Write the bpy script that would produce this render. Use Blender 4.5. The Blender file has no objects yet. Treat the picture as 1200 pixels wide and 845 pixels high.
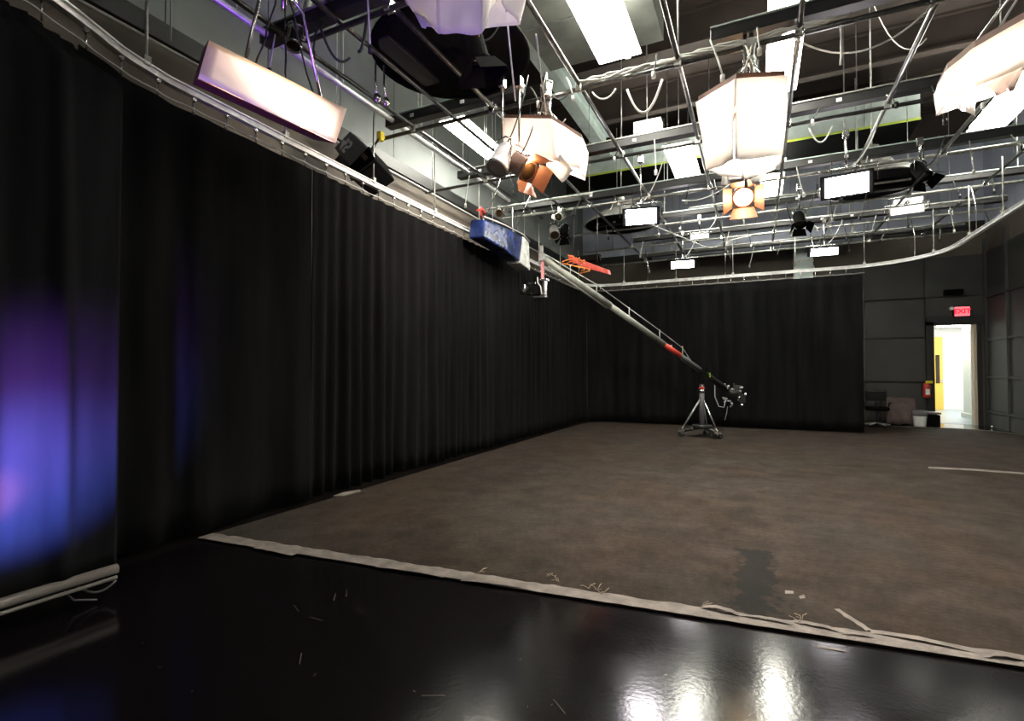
import bpy, bmesh, math, random
from mathutils import Vector, Matrix, Euler
R = math.radians
rnd = random.Random(7)
C = bpy.context.scene.collection
sc = bpy.context.scene

# ---------------------------------------------------------------- camera, world, lights
F, H = 595.0, 1.4
P = math.atan(12.5 / F)
W = math.atan(287 / F * math.cos(P))
cam_d = bpy.data.cameras.new('camera'); cam = bpy.data.objects.new('camera', cam_d); C.objects.link(cam)
cam_d.sensor_width = 36; cam_d.lens = 36 * F / 1200; cam_d.clip_start = .05
cam.location = (0, 0, H); cam.rotation_euler = (R(90) + P, 0, W)
sc.camera = cam
w = bpy.data.worlds.new('world'); sc.world = w; w.use_nodes = True
w.node_tree.nodes['Background'].inputs[0].default_value = (.5, .55, .6, 1)
w.node_tree.nodes['Background'].inputs[1].default_value = .05
sc.view_settings.view_transform = 'Standard'; sc.view_settings.look = 'None'
sc.view_settings.exposure = 0.55; sc.view_settings.gamma = 1

def lamp(kind, loc, energy, color, target=None, size=.1, spot=60, blend=.5):
    d = bpy.data.lights.new(kind.lower() + '_light', kind); d.energy = energy; d.color = color
    if kind == 'SPOT': d.spot_size = R(spot); d.spot_blend = blend
    if kind in ('SPOT', 'POINT'): d.shadow_soft_size = size
    if kind == 'AREA': d.size = size
    o = bpy.data.objects.new(d.name, d); C.objects.link(o); o.location = loc
    if target is not None:
        o.rotation_euler = (Vector(target) - Vector(loc)).to_track_quat('-Z', 'Y').to_euler()
    return o
# coloured stage lights standing left of the frame, aimed at the near drape and the grid
lamp('SPOT', (-2.5, .55, .5), 1900, (.12, .18, 1), (-3.62, 1.27, .80), .04, 42, 1)
lamp('SPOT', (-2.45, .5, .6), 900, (.36, .12, 1), (-3.62, 1.2, 1.1), .05, 46, 1)
lamp('SPOT', (-2.4, .5, .5), 900, (1, .25, .3), (-3.64, 1.2, .75), .04, 14, 1)
lamp('SPOT', (-1.6, .3, .6), 420, (.35, .12, 1), (-3.9, 3.6, 4.95), .05, 24, .8)
lamp('SPOT', (-1.2, .4, .6), 300, (.26, .08, 1), (-2.2, 3.3, 4.1), .05, 22, .8)
# soft fill light added above and behind the camera, without a fixture
lamp('AREA', (2.2, -.6, 5.2), 60, (1, .97, .92), (0.5, 3.5, 0), 2.2)

# ---------------------------------------------------------------- projection helper (a ray met with a real plane)
def ray(u, v):
    x = u - 600; y = F; z = 422.5 - v
    y, z = y * math.cos(P) - z * math.sin(P), y * math.sin(P) + z * math.cos(P)
    return Vector((x * math.cos(W) - y * math.sin(W), x * math.sin(W) + y * math.cos(W), z))
def oz(u, v, z):
    a = ray(u, v); return Vector((0, 0, H)) + a * ((z - H) / a.z)
def ox(u, v, X):
    a = ray(u, v); return Vector((0, 0, H)) + a * (X / a.x)
def oy(u, v, Y):
    a = ray(u, v); return Vector((0, 0, H)) + a * (Y / a.y)

# ---------------------------------------------------------------- materials
def mat(name, col, rough=.6, metal=0, noise=0, nscale=8, emit=None, es=0, trans=0, sheen=0, bump=0, bscale=60, coat=0, stretch=None, spec=.5):
    m = bpy.data.materials.new(name); m.use_nodes = True
    nt = m.node_tree; N = nt.nodes; L = nt.links
    b = N['Principled BSDF']
    b.inputs['Base Color'].default_value = (*col, 1); b.inputs['Roughness'].default_value = rough
    b.inputs['Metallic'].default_value = metal
    b.inputs['Specular IOR Level'].default_value = spec
    if sheen: b.inputs['Sheen Weight'].default_value = sheen; b.inputs['Sheen Roughness'].default_value = .5
    if coat: b.inputs['Coat Weight'].default_value = coat
    if emit: b.inputs['Emission Color'].default_value = (*emit, 1); b.inputs['Emission Strength'].default_value = es
    if noise or bump:
        tc = N.new('ShaderNodeTexCoord'); mp = N.new('ShaderNodeMapping'); L.new(tc.outputs['Object'], mp.inputs[0])
        if stretch: mp.inputs['Scale'].default_value = stretch
    if noise:
        n = N.new('ShaderNodeTexNoise'); n.inputs['Scale'].default_value = nscale; n.inputs['Detail'].default_value = 6
        L.new(mp.outputs[0], n.inputs[0])
        r = N.new('ShaderNodeValToRGB'); e = r.color_ramp.elements
        e[0].position = .3; e[1].position = .7
        e[0].color = (*[c * (1 - noise) for c in col], 1); e[1].color = (*[min(1, c * (1 + noise)) for c in col], 1)
        L.new(n.outputs[0], r.inputs[0]); L.new(r.outputs[0], b.inputs['Base Color'])
    if bump:
        n2 = N.new('ShaderNodeTexNoise'); n2.inputs['Scale'].default_value = bscale; n2.inputs['Detail'].default_value = 4
        L.new(mp.outputs[0], n2.inputs[0])
        bp = N.new('ShaderNodeBump'); bp.inputs['Strength'].default_value = bump; bp.inputs['Distance'].default_value = .01
        L.new(n2.outputs[0], bp.inputs['Height']); L.new(bp.outputs[0], b.inputs['Normal'])
    if trans:
        t = N.new('ShaderNodeBsdfTranslucent'); t.inputs[0].default_value = (*col, 1)
        mx = N.new('ShaderNodeMixShader'); mx.inputs[0].default_value = trans
        L.new(b.outputs[0], mx.inputs[1]); L.new(t.outputs[0], mx.inputs[2])
        L.new(mx.outputs[0], N['Material Output'].inputs[0])
    return m
M = {}
M['velour'] = mat('black_velour', (.0068, .0067, .0070), .95, sheen=.01, noise=.35, nscale=3, stretch=(3, 3, .25), bump=.25, bscale=160, spec=.02)
M['hem'] = mat('hem_pipe_metal', (.24, .22, .20), .3, metal=.5)
M['dull_duct'] = mat('dull_duct', (.12, .125, .11), .5, metal=.3, noise=.4, nscale=2)
M['arm'] = mat('grey_crane_tube', (.24, .25, .22), .45, metal=.2, noise=.25, nscale=6)
M['velour_near'] = mat('near_velour', (.012, .012, .013), .95, sheen=.005, noise=.25, nscale=2, stretch=(4, 4, .3), bump=.2, bscale=160, spec=.02)
M['black'] = mat('black_paint', (.012, .012, .012), .45, noise=.3, nscale=10)
M['matte'] = mat('matte_black', (.005, .005, .005), .95, spec=.04)
M['pipe'] = mat('black_pipe', (.11, .11, .105), .28, metal=.85, noise=.4, nscale=14)
M['pipe_grey'] = mat('grey_pipe_metal', (.5, .5, .47), .32, metal=.6, noise=.35, nscale=14)
M['chrome'] = mat('bright_metal', (.75, .75, .73), .25, metal=1)
M['rail'] = mat('aluminium_rail', (.85, .85, .83), .35, metal=.35, noise=.2, nscale=9)
M['galv'] = mat('galvanised_sheet', (.52, .60, .58), .45, metal=.3, noise=.18, nscale=3)
M['greywall'] = mat('blue_grey_wall', (.56, .60, .72), .7, noise=.1, nscale=2)
M['greywall_left'] = mat('grey_green_wall', (.20, .215, .212), .7, noise=.1, nscale=2)
M['blackwall'] = mat('dark_panel', (.036, .036, .034), .6, noise=.22, nscale=1.6, bump=.15, bscale=50)
M['brownwall'] = mat('brown_black_wall', (.11, .092, .075), .75, noise=.15, nscale=2)
M['ceil'] = mat('dark_brown_deck', (.034, .024, .020), .8, noise=.2, nscale=2)
M['cloth'] = mat('white_diffusion_cloth', (.82, .8, .78), .85, noise=.03, nscale=5, trans=.45, bump=.15, bscale=9)
M['cloth_dull'] = mat('creased_plastic_wrap', (.55, .53, .56), .3, noise=.3, nscale=12, bump=.8, bscale=16)
M['tube'] = mat('fluorescent_diffuser', (.9, .9, .85), .5, emit=(1, .98, .86), es=34)
M['tungsten'] = mat('tungsten_lamp', (.9, .8, .6), .5, emit=(1, .72, .42), es=30)
M['led'] = mat('led_face', (.9, .9, .9), .5, emit=(1, .93, .96), es=40)
M['brownmetal'] = mat('brown_lamp_housing', (.12, .055, .035), .5, noise=.2)
M['cable'] = mat('black_cable', (.02, .02, .02), .5)
M['cable_white'] = mat('white_cable', (.6, .6, .57), .5)
M['red'] = mat('red_plastic', (.55, .05, .03), .5, noise=.3, nscale=20)
M['orange'] = mat('orange_strap', (.8, .25, .05), .6)
M['pink'] = mat('pink_strap', (.6, .25, .26), .7)
M['blue'] = mat('blue_plastic', (.012, .024, .10), .22, noise=.8, nscale=5, bump=.9, bscale=9)
M['clear'] = mat('clear_wrap', (.5, .52, .5), .3, noise=.3, nscale=12, bump=.7, bscale=14)
M['white'] = mat('white_paint', (.8, .8, .78), .6)
M['yellow'] = mat('yellow_door', (.75, .5, .09), .5)
M['greydoor'] = mat('grey_green_paint', (.42, .45, .40), .6)
M['beige'] = mat('beige_jamb', (.55, .47, .36), .6)
M['tile'] = mat('blue_grey_lino', (.25, .32, .36), .25)
M['tape'] = mat('dusty_tape', (.155, .135, .118), .8, noise=.35, nscale=9, bump=.5, bscale=30)
M['fibre'] = mat('torn_fibre', (.42, .34, .24), .9)
M['brownclothe'] = mat('brown_table_cloth', (.12, .085, .08), .85, noise=.2)
M['exit_face'] = mat('exit_face', (.9, .3, .3), .5, emit=(1, .16, .22), es=.75)
M['exit_red'] = mat('exit_letters', (.7, .02, .05), .5, emit=(.75, .0, .03), es=.5)
M['green'] = mat('green_tape', (.4, .8, .05), .6)
M['number'] = mat('stencil_white', (.75, .75, .78), .6)
M['yellow_tag'] = mat('yellow_tag', (.85, .7, .05), .5)
M['grey_shell'] = mat('grey_lamp_shell', (.13, .125, .135), .5, noise=.1)
M['dome'] = mat('grey_dome', (.16, .155, .145), .55, noise=.15)
M['glass'] = mat('dark_glass', (.03, .02, .01), .1)

def floor_mat():
    m = bpy.data.materials.new('glossy_black_floor'); m.use_nodes = True
    N = m.node_tree.nodes; L = m.node_tree.links; b = N['Principled BSDF']
    b.inputs['Base Color'].default_value = (.0045, .0036, .004, 1)
    tc = N.new('ShaderNodeTexCoord')
    n = N.new('ShaderNodeTexNoise'); n.inputs['Scale'].default_value = 1.6; n.inputs['Detail'].default_value = 8
    L.new(tc.outputs['Object'], n.inputs[0])
    mr = N.new('ShaderNodeMapRange'); mr.inputs[1].default_value = .3; mr.inputs[2].default_value = .7
    mr.inputs[3].default_value = .10; mr.inputs[4].default_value = .17
    L.new(n.outputs[0], mr.inputs[0]); L.new(mr.outputs[0], b.inputs['Roughness'])
    n2 = N.new('ShaderNodeTexNoise'); n2.inputs['Scale'].default_value = 45; n2.inputs['Detail'].default_value = 3
    L.new(tc.outputs['Object'], n2.inputs[0])
    bp = N.new('ShaderNodeBump'); bp.inputs['Strength'].default_value = .04; bp.inputs['Distance'].default_value = .01
    L.new(n2.outputs[0], bp.inputs['Height']); L.new(bp.outputs[0], b.inputs['Normal'])
    return m
def deck_mat():
    m = bpy.data.materials.new('worn_brown_stage_floor'); m.use_nodes = True
    N = m.node_tree.nodes; L = m.node_tree.links; b = N['Principled BSDF']
    b.inputs['Roughness'].default_value = .85; b.inputs['Specular IOR Level'].default_value = .08
    tc = N.new('ShaderNodeTexCoord')
    def noise(sc_, det, stretch=(1, 1, 1)):
        mp = N.new('ShaderNodeMapping'); mp.inputs['Scale'].default_value = stretch; L.new(tc.outputs['Object'], mp.inputs[0])
        n = N.new('ShaderNodeTexNoise'); n.inputs['Scale'].default_value = sc_; n.inputs['Detail'].default_value = det
        n.inputs['Roughness'].default_value = .65
        L.new(mp.outputs[0], n.inputs[0]); return n.outputs[0]
    def ramp(src, p0, c0, p1, c1):
        r = N.new('ShaderNodeValToRGB'); e = r.color_ramp.elements
        e[0].position = p0; e[0].color = (*c0, 1); e[1].position = p1; e[1].color = (*c1, 1)
        L.new(src, r.inputs[0]); return r.outputs[0]
    def mixm(a, bb, fac, mode='MULTIPLY'):
        x = N.new('ShaderNodeMix'); x.data_type = 'RGBA'; x.blend_type = mode; x.inputs[0].default_value = fac
        L.new(a, x.inputs[6]); L.new(bb, x.inputs[7]); return x.outputs[2]
    c = ramp(noise(.55, 6), .38, (.036, .026, .0195), .64, (.036, .0315, .028))
    c = mixm(c, ramp(noise(3.2, 9), .35, (.62, .62, .62), .65, (1.22, 1.2, 1.18)), .85)
    c = mixm(c, ramp(noise(5, 9, (.5, .32, 1)), .4, (.72, .69, .67), .62, (1.16, 1.13, 1.1)), .6)
    c = mixm(c, ramp(noise(26, 8), .36, (.7, .7, .7), .66, (1.22, 1.22, 1.22)), .7)
    # worn dark patch near the front edge (its own shape)
    sp = N.new('ShaderNodeSeparateXYZ'); L.new(tc.outputs['Object'], sp.inputs[0])
    def band(out, c0, hw, soft):
        a = N.new('ShaderNodeMath'); a.operation = 'SUBTRACT'; L.new(out, a.inputs[0]); a.inputs[1].default_value = c0
        d = N.new('ShaderNodeMath'); d.operation = 'ABSOLUTE'; L.new(a.outputs[0], d.inputs[0])
        nz = N.new('ShaderNodeMath'); nz.operation = 'MULTIPLY_ADD'; L.new(noise(7, 5), nz.inputs[0]); nz.inputs[1].default_value = .5; L.new(d.outputs[0], nz.inputs[2])
        mr = N.new('ShaderNodeMapRange'); mr.inputs[1].default_value = hw + .25; mr.inputs[2].default_value = hw + .25 + soft
        mr.inputs[3].default_value = 1; mr.inputs[4].default_value = 0; L.new(nz.outputs[0], mr.inputs[0]); return mr.outputs[0]
    bx = band(sp.outputs[0], -.03, .09, .03); by = band(sp.outputs[1], 3.65, .72, .05)
    mu = N.new('ShaderNodeMath'); mu.operation = 'MULTIPLY'; L.new(bx, mu.inputs[0]); L.new(by, mu.inputs[1])
    mu2 = N.new('ShaderNodeMath'); mu2.operation = 'MULTIPLY'; L.new(mu.outputs[0], mu2.inputs[0]); mu2.inputs[1].default_value = .85
    x = N.new('ShaderNodeMix'); x.data_type = 'RGBA'; L.new(mu2.outputs[0], x.inputs[0]); L.new(c, x.inputs[6]); x.inputs[7].default_value = (.012, .012, .0118, 1)
    L.new(x.outputs[2], b.inputs['Base Color'])
    bp = N.new('ShaderNodeBump'); bp.inputs['Strength'].default_value = .25; bp.inputs['Distance'].default_value = .01
    L.new(noise(70, 5), bp.inputs['Height']); L.new(bp.outputs[0], b.inputs['Normal'])
    return m

# ---------------------------------------------------------------- mesh helpers
def wloc(o):
    v = Vector((0, 0, 0))
    while o: v += o.location; o = o.parent
    return v
class MB:
    def __init__(s): s.v = []; s.f = []; s.sm = []
    def add(s, vs, fs, smooth=False):
        n = len(s.v); s.v += [Vector(p) for p in vs]
        for f in fs: s.f.append([n + i for i in f]); s.sm.append(smooth)
        return s
    def box(s, c, sz, rot=None):
        c = Vector(c); h = Vector(sz) / 2
        m = rot if rot is not None else Matrix.Identity(3)
        vs = [c + m @ Vector((x * h.x, y * h.y, z * h.z)) for x in (-1, 1) for y in (-1, 1) for z in (-1, 1)]
        return s.add(vs, [(0, 1, 3, 2), (4, 6, 7, 5), (0, 4, 5, 1), (2, 3, 7, 6), (0, 2, 6, 4), (1, 5, 7, 3)])
    def b2(s, a, b):
        return s.box([(a[i] + b[i]) / 2 for i in range(3)], [abs(b[i] - a[i]) for i in range(3)])
    def cyl(s, p0, p1, r, n=10, r2=None, caps=True):
        p0 = Vector(p0); p1 = Vector(p1); d = p1 - p0
        q = d.to_track_quat('Z', 'Y').to_matrix(); r2 = r if r2 is None else r2
        vs = []
        for i in range(n):
            a = 2 * math.pi * i / n; e = q @ Vector((math.cos(a), math.sin(a), 0))
            vs += [p0 + e * r, p1 + e * r2]
        s.add(vs, [(2 * i, 2 * ((i + 1) % n), 2 * ((i + 1) % n) + 1, 2 * i + 1) for i in range(n)], True)
        if caps:
            k = len(s.v) - 2 * n
            s.f.append([k + 2 * i for i in range(n)][::-1]); s.sm.append(False)
            s.f.append([k + 2 * i + 1 for i in range(n)]); s.sm.append(False)
        return s
    def tube(s, pts, r, n=6):
        pts = [Vector(p) for p in pts]; k = len(pts); vs = []
        for i, p in enumerate(pts):
            d = (pts[min(i + 1, k - 1)] - pts[max(i - 1, 0)])
            if d.length < 1e-6: d = Vector((0, 0, 1))
            q = d.to_track_quat('Z', 'Y').to_matrix()
            for j in range(n):
                a = 2 * math.pi * j / n; vs.append(p + q @ Vector((math.cos(a) * r, math.sin(a) * r, 0)))
        fs = [(i * n + j, i * n + (j + 1) % n, (i + 1) * n + (j + 1) % n, (i + 1) * n + j) for i in range(k - 1) for j in range(n)]
        s.add(vs, fs, True); b = len(s.v) - k * n
        s.f.append([b + j for j in range(n)]); s.sm.append(False); s.f.append([b + (k - 1) * n + j for j in range(n)]); s.sm.append(False)
        return s
    def lathe(s, prof, c, n=24, m=None):
        c = Vector(c); m = m if m is not None else Matrix.Identity(3); vs = []
        for r, z in prof:
            for j in range(n):
                a = 2 * math.pi * j / n; vs.append(c + m @ Vector((r * math.cos(a), r * math.sin(a), z)))
        fs = [(i * n + j, i * n + (j + 1) % n, (i + 1) * n + (j + 1) % n, (i + 1) * n + j) for i in range(len(prof) - 1) for j in range(n)]
        return s.add(vs, fs, True)
    def prism(s, pts, off):
        pts = [Vector(p) for p in pts]; off = Vector(off); n = len(pts)
        return s.add(pts + [p + off for p in pts], [list(range(n))[::-1], list(range(n, 2 * n))] + [(i, (i + 1) % n, n + (i + 1) % n, n + i) for i in range(n)])
    def sheet(s, a, b, c, d, nu=10, nv=6, wr=.012, smooth=True, sag=0):
        """cloth from top edge a-b to bottom edge d-c with wrinkles"""
        a, b, c, d = map(Vector, (a, b, c, d)); nn = (b - a).cross(d - a).normalized(); ph = rnd.random() * 9; vs = []
        for j in range(nv + 1):
            for i in range(nu + 1):
                t = i / nu; q = j / nv
                p = (a.lerp(b, t)).lerp(d.lerp(c, t), q)
                p = p + nn * wr * math.sin(t * 9 + ph + q * 3) * (.3 + q) + Vector((0, 0, -sag * math.sin(t * math.pi) * q))
                vs.append(p)
        fs = [(j * (nu + 1) + i, j * (nu + 1) + i + 1, (j + 1) * (nu + 1) + i + 1, (j + 1) * (nu + 1) + i) for j in range(nv) for i in range(nu)]
        return s.add(vs, fs, smooth)
    def build(s, name, m, parent=None, thick=0, bevel=0):
        me = bpy.data.meshes.new(name); off = wloc(parent) if parent else Vector((0, 0, 0))
        me.from_pydata([tuple(p - off) for p in s.v], [], s.f)
        bm = bmesh.new(); bm.from_mesh(me); bmesh.ops.recalc_face_normals(bm, faces=bm.faces)
        bm.to_mesh(me); bm.free()
        me.polygons.foreach_set('use_smooth', s.sm)
        me.materials.append(M[m] if isinstance(m, str) else m)
        o = bpy.data.objects.new(name, me); C.objects.link(o)
        if parent: o.parent = parent
        if thick:
            md = o.modifiers.new('thickness', 'SOLIDIFY'); md.thickness = thick
        if bevel:
            md = o.modifiers.new('bevel', 'BEVEL'); md.width = bevel; md.segments = 2; md.limit_method = 'ANGLE'
        return o
def thing(name, label, cat, loc=(0, 0, 0), group=None):
    o = bpy.data.objects.new(name, None); C.objects.link(o); o.location = loc; o.empty_display_size = .1
    return tag(o, label, cat, group)
def tag(o, label, cat, group=None):
    o['label'] = label; o['category'] = cat
    if group: o['group'] = group
    return o
def struct(o): o['kind'] = 'structure'; return o
def droop(a, b, sag, n=8, jit=0):
    a, b = Vector(a), Vector(b)
    return [a.lerp(b, i / n) + Vector((rnd.uniform(-jit, jit), rnd.uniform(-jit, jit), -sag * 4 * (i / n) * (1 - i / n))) for i in range(n + 1)]
def text_mesh(s, size, name, m, parent, mw, extr=.003, bold=0):
    cu = bpy.data.curves.new(name, 'FONT'); cu.body = s; cu.size = size; cu.extrude = extr; cu.align_x = 'CENTER'; cu.align_y = 'CENTER'; cu.offset = bold
    t = bpy.data.objects.new(name, cu); C.objects.link(t)
    me = bpy.data.meshes.new_from_object(t.evaluated_get(bpy.context.evaluated_depsgraph_get()))
    bpy.data.objects.remove(t); me.transform(mw); me.transform(Matrix.Translation(-wloc(parent)))
    me.materials.clear(); me.materials.append(M[m]); o = bpy.data.objects.new(name, me); C.objects.link(o); o.parent = parent
    return o

# ---------------------------------------------------------------- room shell
XL, XR, YB, YF, ZC = -5.5, 5.36, 17.1, -3.0, 7.7
WB = 4.85
M['floor'] = floor_mat(); M['deck'] = deck_mat()
fl = struct(MB().b2((XL, YF, -.1), (XR, YB + .15, 0)).build('floor', 'floor'))
rr = random.Random(3)
for i in range(22):      # scratches and specks on the black floor
    u, v = rr.uniform(150, 1000), rr.uniform(690, 840)
    p = oz(u, v, .0008); a = rr.uniform(0, 6.3); l = rr.choice((.006, .008, .012, .05))
    if p.y > 2.55: continue
    d = Vector((math.cos(a), math.sin(a), 0)); n = Vector((-d.y, d.x, 0)) * .0011
    MB().prism([p - d * l - n, p + d * l - n, p + d * l + n, p - d * l + n], (0, 0, .0004)).build('scratch', 'tape', fl)
wl = struct(MB().b2((XL - .2, YF, 0), (XL, YB, ZC)).build('wall_left', 'brownwall'))
y = YF
while y < YB - .1:
    e = min(y + 1.22, YB)
    MB().b2((XL, y + .006, WB + .12), (XL + .03, e - .006, ZC)).build('panel', 'greywall_left', wl)
    y = e
MB().b2((XL, YF, WB - .08), (XL + .07, YB, WB + .12)).build('ledge', 'black', wl)
wb = struct(MB().b2((XL - .2, YB, 0), (4.2, YB + .2, ZC)).b2((4.2, YB, 2.62), (5.16, YB + .2, ZC)).b2((5.16, YB, 0), (XR + .2, YB + .2, ZC)).build('wall_back', 'brownwall'))
x = XL
while x < XR - .1:
    e = min(x + 1.1, XR)
    MB().b2((x + .006, YB - .03, 5.3), (e - .006, YB, ZC)).build('panel', 'greywall', wb); x = e
MB().b2((XL, YB - .08, 5.1), (XR, YB, 5.3)).build('ledge', 'black', wb)
# dark panels on the visible right part of the back wall
xs = [1.9, 2.72, 4.08]; zs = [.0, 1.1, 2.3, 3.35, 4.45]
for i in range(2):
    for j in range(4):
        MB().b2((xs[i] + .02, YB - .04, zs[j] + .02), (xs[i + 1] - .02, YB, zs[j + 1] - .02)).build('panel', 'blackwall', wb, bevel=.01)
MB().b2((4.08, YB - .04, 2.85), (XR, YB, 3.33)).build('panel', 'blackwall', wb, bevel=.01)
MB().b2((4.08, YB - .04, 3.37), (XR, YB, 4.43)).build('panel', 'blackwall', wb, bevel=.01)
for z in (1.1, 2.3, 3.35):
    pts = [(1.9 + i * .22, YB - .055, z + rnd.uniform(-.012, .012)) for i in range(11)]
    MB().tube(pts, .012, 5).build('batten', 'black', wb)
wr = struct(MB().b2((XR, YF, 0), (XR + .2, YB, ZC)).build('wall_right', 'brownwall'))
yy = [16.98, 15.75, 14.5, 13.25, 12, 10.75]
zz = [.38, 1.25, 2.2, 3.3, 4.5]
for i in range(5):
    for j in range(4):
        MB().b2((XR - .04, yy[i + 1] + .03, zz[j] + .03), (XR, yy[i] - .03, zz[j + 1] - .03)).build('panel', 'blackwall', wr, bevel=.01)
for z in zz[:-1]:
    MB().b2((XR - .08, 10.75, z - .03), (XR, 17, z + .03)).build('batten', 'blackwall', wr)
for y_ in yy[:-1]:
    MB().b2((XR - .09, y_ - .035, .0), (XR, y_ + .035, 4.8)).build('batten', 'blackwall', wr)
y = YF
while y < YB - .1:
    e = min(y + 1.22, YB); MB().b2((XR - .03, y + .006, 5.2), (XR, e - .006, ZC)).build('panel', 'greywall', wr); y = e
struct(MB().b2((XR - .06, 8, 0), (XR, 17.05, .33)).build('baseboard_right', 'blackwall'))
struct(MB().b2((XL, YF - .2, 0), (XR, YF, ZC)).build('wall_front', 'brownwall'))
ce = struct(MB().b2((XL - .2, YF - .2, ZC), (XR + .2, YB + .2, ZC + .15)).build('ceiling', 'ceil'))
for k in range(10):
    yk = -1 + 2.05 * k
    mb = MB().b2((XL, yk - .09, ZC - .04), (XR, yk + .09, ZC)).b2((XL, yk - .09, ZC - .62), (XR, yk + .09, ZC - .58)).b2((XL, yk - .012, ZC - .6), (XR, yk + .012, ZC - .02))
    mb.build('ceiling_beam', 'ceil', ce)
mb = MB().b2((-3.33, -2.5, 6.55), (-3.08, 11.8, 6.59)).b2((-3.33, -2.5, 6.97), (-3.08, 11.8, 7.01)).b2((-3.215, -2.5, 6.57), (-3.195, 11.8, 6.99))
mb.build('long_beam', 'galv', ce)

# door and corridor beyond
DX0, DX1, DZ = 4.25, 5.11, 2.62
tr = struct(MB().b2((DX0 - .17, YB - .09, 0), (DX0, YB + .1, DZ + .1)).b2((DX0 - .17, YB - .09, DZ), (DX1 + .2, YB + .1, DZ + .24)).b2((DX1 + .03, YB - .07, 0), (DX1 + .12, YB + .2, DZ + .1)).build('door_1', 'black'))
MB().b2((DX1 - .03, YB - .02, 0), (DX1 + .03, YB + .2, DZ)).build('jamb', 'beige', tr)
cf = struct(MB().b2((4.0, YB + .151, -.1), (9.5, 24.2, .004)).build('floor_corridor', 'tile'))
struct(MB().b2((4.0, YB + .2, 0), (4.1, 24, 3)).build('wall_corridor_left', 'white'))
cw = struct(MB().b2((4.0, 23.6, 0), (9.5, 23.8, 3)).build('wall_corridor_end', 'white'))
struct(MB().b2((5.68, YB + .2, 0), (5.8, 20.0, 3)).build('wall_corridor_right', 'greydoor'))
struct(MB().b2((9.4, 19, 0), (9.5, 24, 3)).b2((5.8, 19.9, 0), (9.5, 20, 3)).build('wall_corridor_side', 'white'))
struct(MB().b2((4.0, YB + .2, 2.95), (9.5, 24.2, 3.1)).build('ceiling_corridor', 'white'))
struct(MB().b2((5.62, YB + .2, .004), (5.68, 20, .14)).build('baseboard_corridor', 'greydoor'))
MB().b2((5.1, 19.2, 2.92), (5.6, 20.4, 2.95)).b2((5.6, 21.6, 2.92), (6.9, 22.1, 2.95)).build('ceiling_lamp', mat('corridor_lamp', (1, 1, 1), emit=(1, .97, .9), es=34), bpy.data.objects['ceiling_corridor'])
yd = struct(MB().b2((5.3, 23.52, .0), (6.12, 23.6, 2.65)).build('door_2', 'yellow'))
MB().b2((5.90, 23.50, .95), (6.02, 23.53, 2.0)).build('door_window', 'glass', yd)
MB().b2((6.05, 23.47, 1.0), (6.10, 23.53, 1.1)).build('door_handle', 'chrome', yd)

# ---------------------------------------------------------------- brown stage floor with worn taped edge
import math as _m
edge_f = [oz(243, 634, 0), oz(600, 691, 0), oz(900, 738, 0), oz(1200, 784, 0)]
pts = [Vector((-4.2, 2.70, 0)), Vector((-1.44, 2.96, 0)), Vector((.04, 3.11, 0)), Vector((1.13, 3.22, 0)), Vector((5.2, 3.62, 0)), Vector((5.2, 14.5, 0))]
for k in range(7):
    a = R(90 * k / 6); pts.append(Vector((5.2 - 1.0 * (1 - math.cos(a)), 14.5 + 1.0 * math.sin(a) * 1.25, 0)))
pts += [Vector((1.6, 15.72, 0)), Vector((-4.2, 15.72, 0))]
pts = [Vector((p.x, p.y, .0005)) for p in pts]
st = tag(MB().prism(pts, (0, 0, .012)).build('stage_floor', 'deck'), 'worn matte brown stage floor laid over the glossy black floor, scuffed all over', 'stage floor')
rim = pts[5:14]
MB().tube([p + Vector((0, 0, .012)) for p in rim], .012, 6).build('edge_strip', 'tape', st)
tp = thing('edge_tape', 'dusty pale tape strip along the front edge of the brown stage floor, torn in places', 'tape', (0, 3, .013))
def edge_y(x):
    e = [(-4.2, 2.70), (-1.44, 2.96), (.04, 3.11), (1.13, 3.22), (5.2, 3.62)]
    for (a, b), (c, d) in zip(e, e[1:]):
        if x <= c: return b + (d - b) * (x - a) / (c - a)
rr = random.Random(5)
x = -4.2
top = []; bot = []
while x <= 5.1:
    y = edge_y(x); top.append(Vector((x, y + .115 + rr.uniform(-.012, .012) + (.0 if x > -1.5 else .01), .0135))); bot.append(Vector((x, y - .01 + rr.uniform(-.003, .003), .0135))); x += .06
n = len(top)
MB().add([p for p in bot] + [p for p in top] + [p + Vector((0, 0, .003)) for p in bot] + [p + Vector((0, 0, .003)) for p in top],
         [(i, i + 1, n + i + 1, n + i) for i in range(n - 1)] + [(2 * n + i, 2 * n + i + 1, 3 * n + i + 1, 3 * n + i) for i in range(n - 1)] +
         [(i, i + 1, 2 * n + i + 1, 2 * n + i) for i in range(n - 1)] + [(n + i, n + i + 1, 3 * n + i + 1, 3 * n + i) for i in range(n - 1)]).build('tape_strip', 'tape', tp)
def torn(p0, p1, wdt, m='tape', z=.017, curl=.0):
    p0, p1 = Vector(p0), Vector(p1); k = 8; L = []; RR = []
    d = (p1 - p0).normalized(); nn = Vector((-d.y, d.x, 0)) * wdt
    for i in range(k + 1):
        t = i / k; c = p0.lerp(p1, t); zc = z + curl * math.sin(t * math.pi)
        L.append(Vector((c.x, c.y, zc)) + nn * (1 + rr.uniform(-.3, .3))); RR.append(Vector((c.x, c.y, zc)) - nn * (1 + rr.uniform(-.3, .3)))
    return MB().add(L + RR, [(i, i + 1, k + 2 + i, k + 1 + i) for i in range(k)]).build('torn_strip', m, tp, thick=.002)
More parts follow.
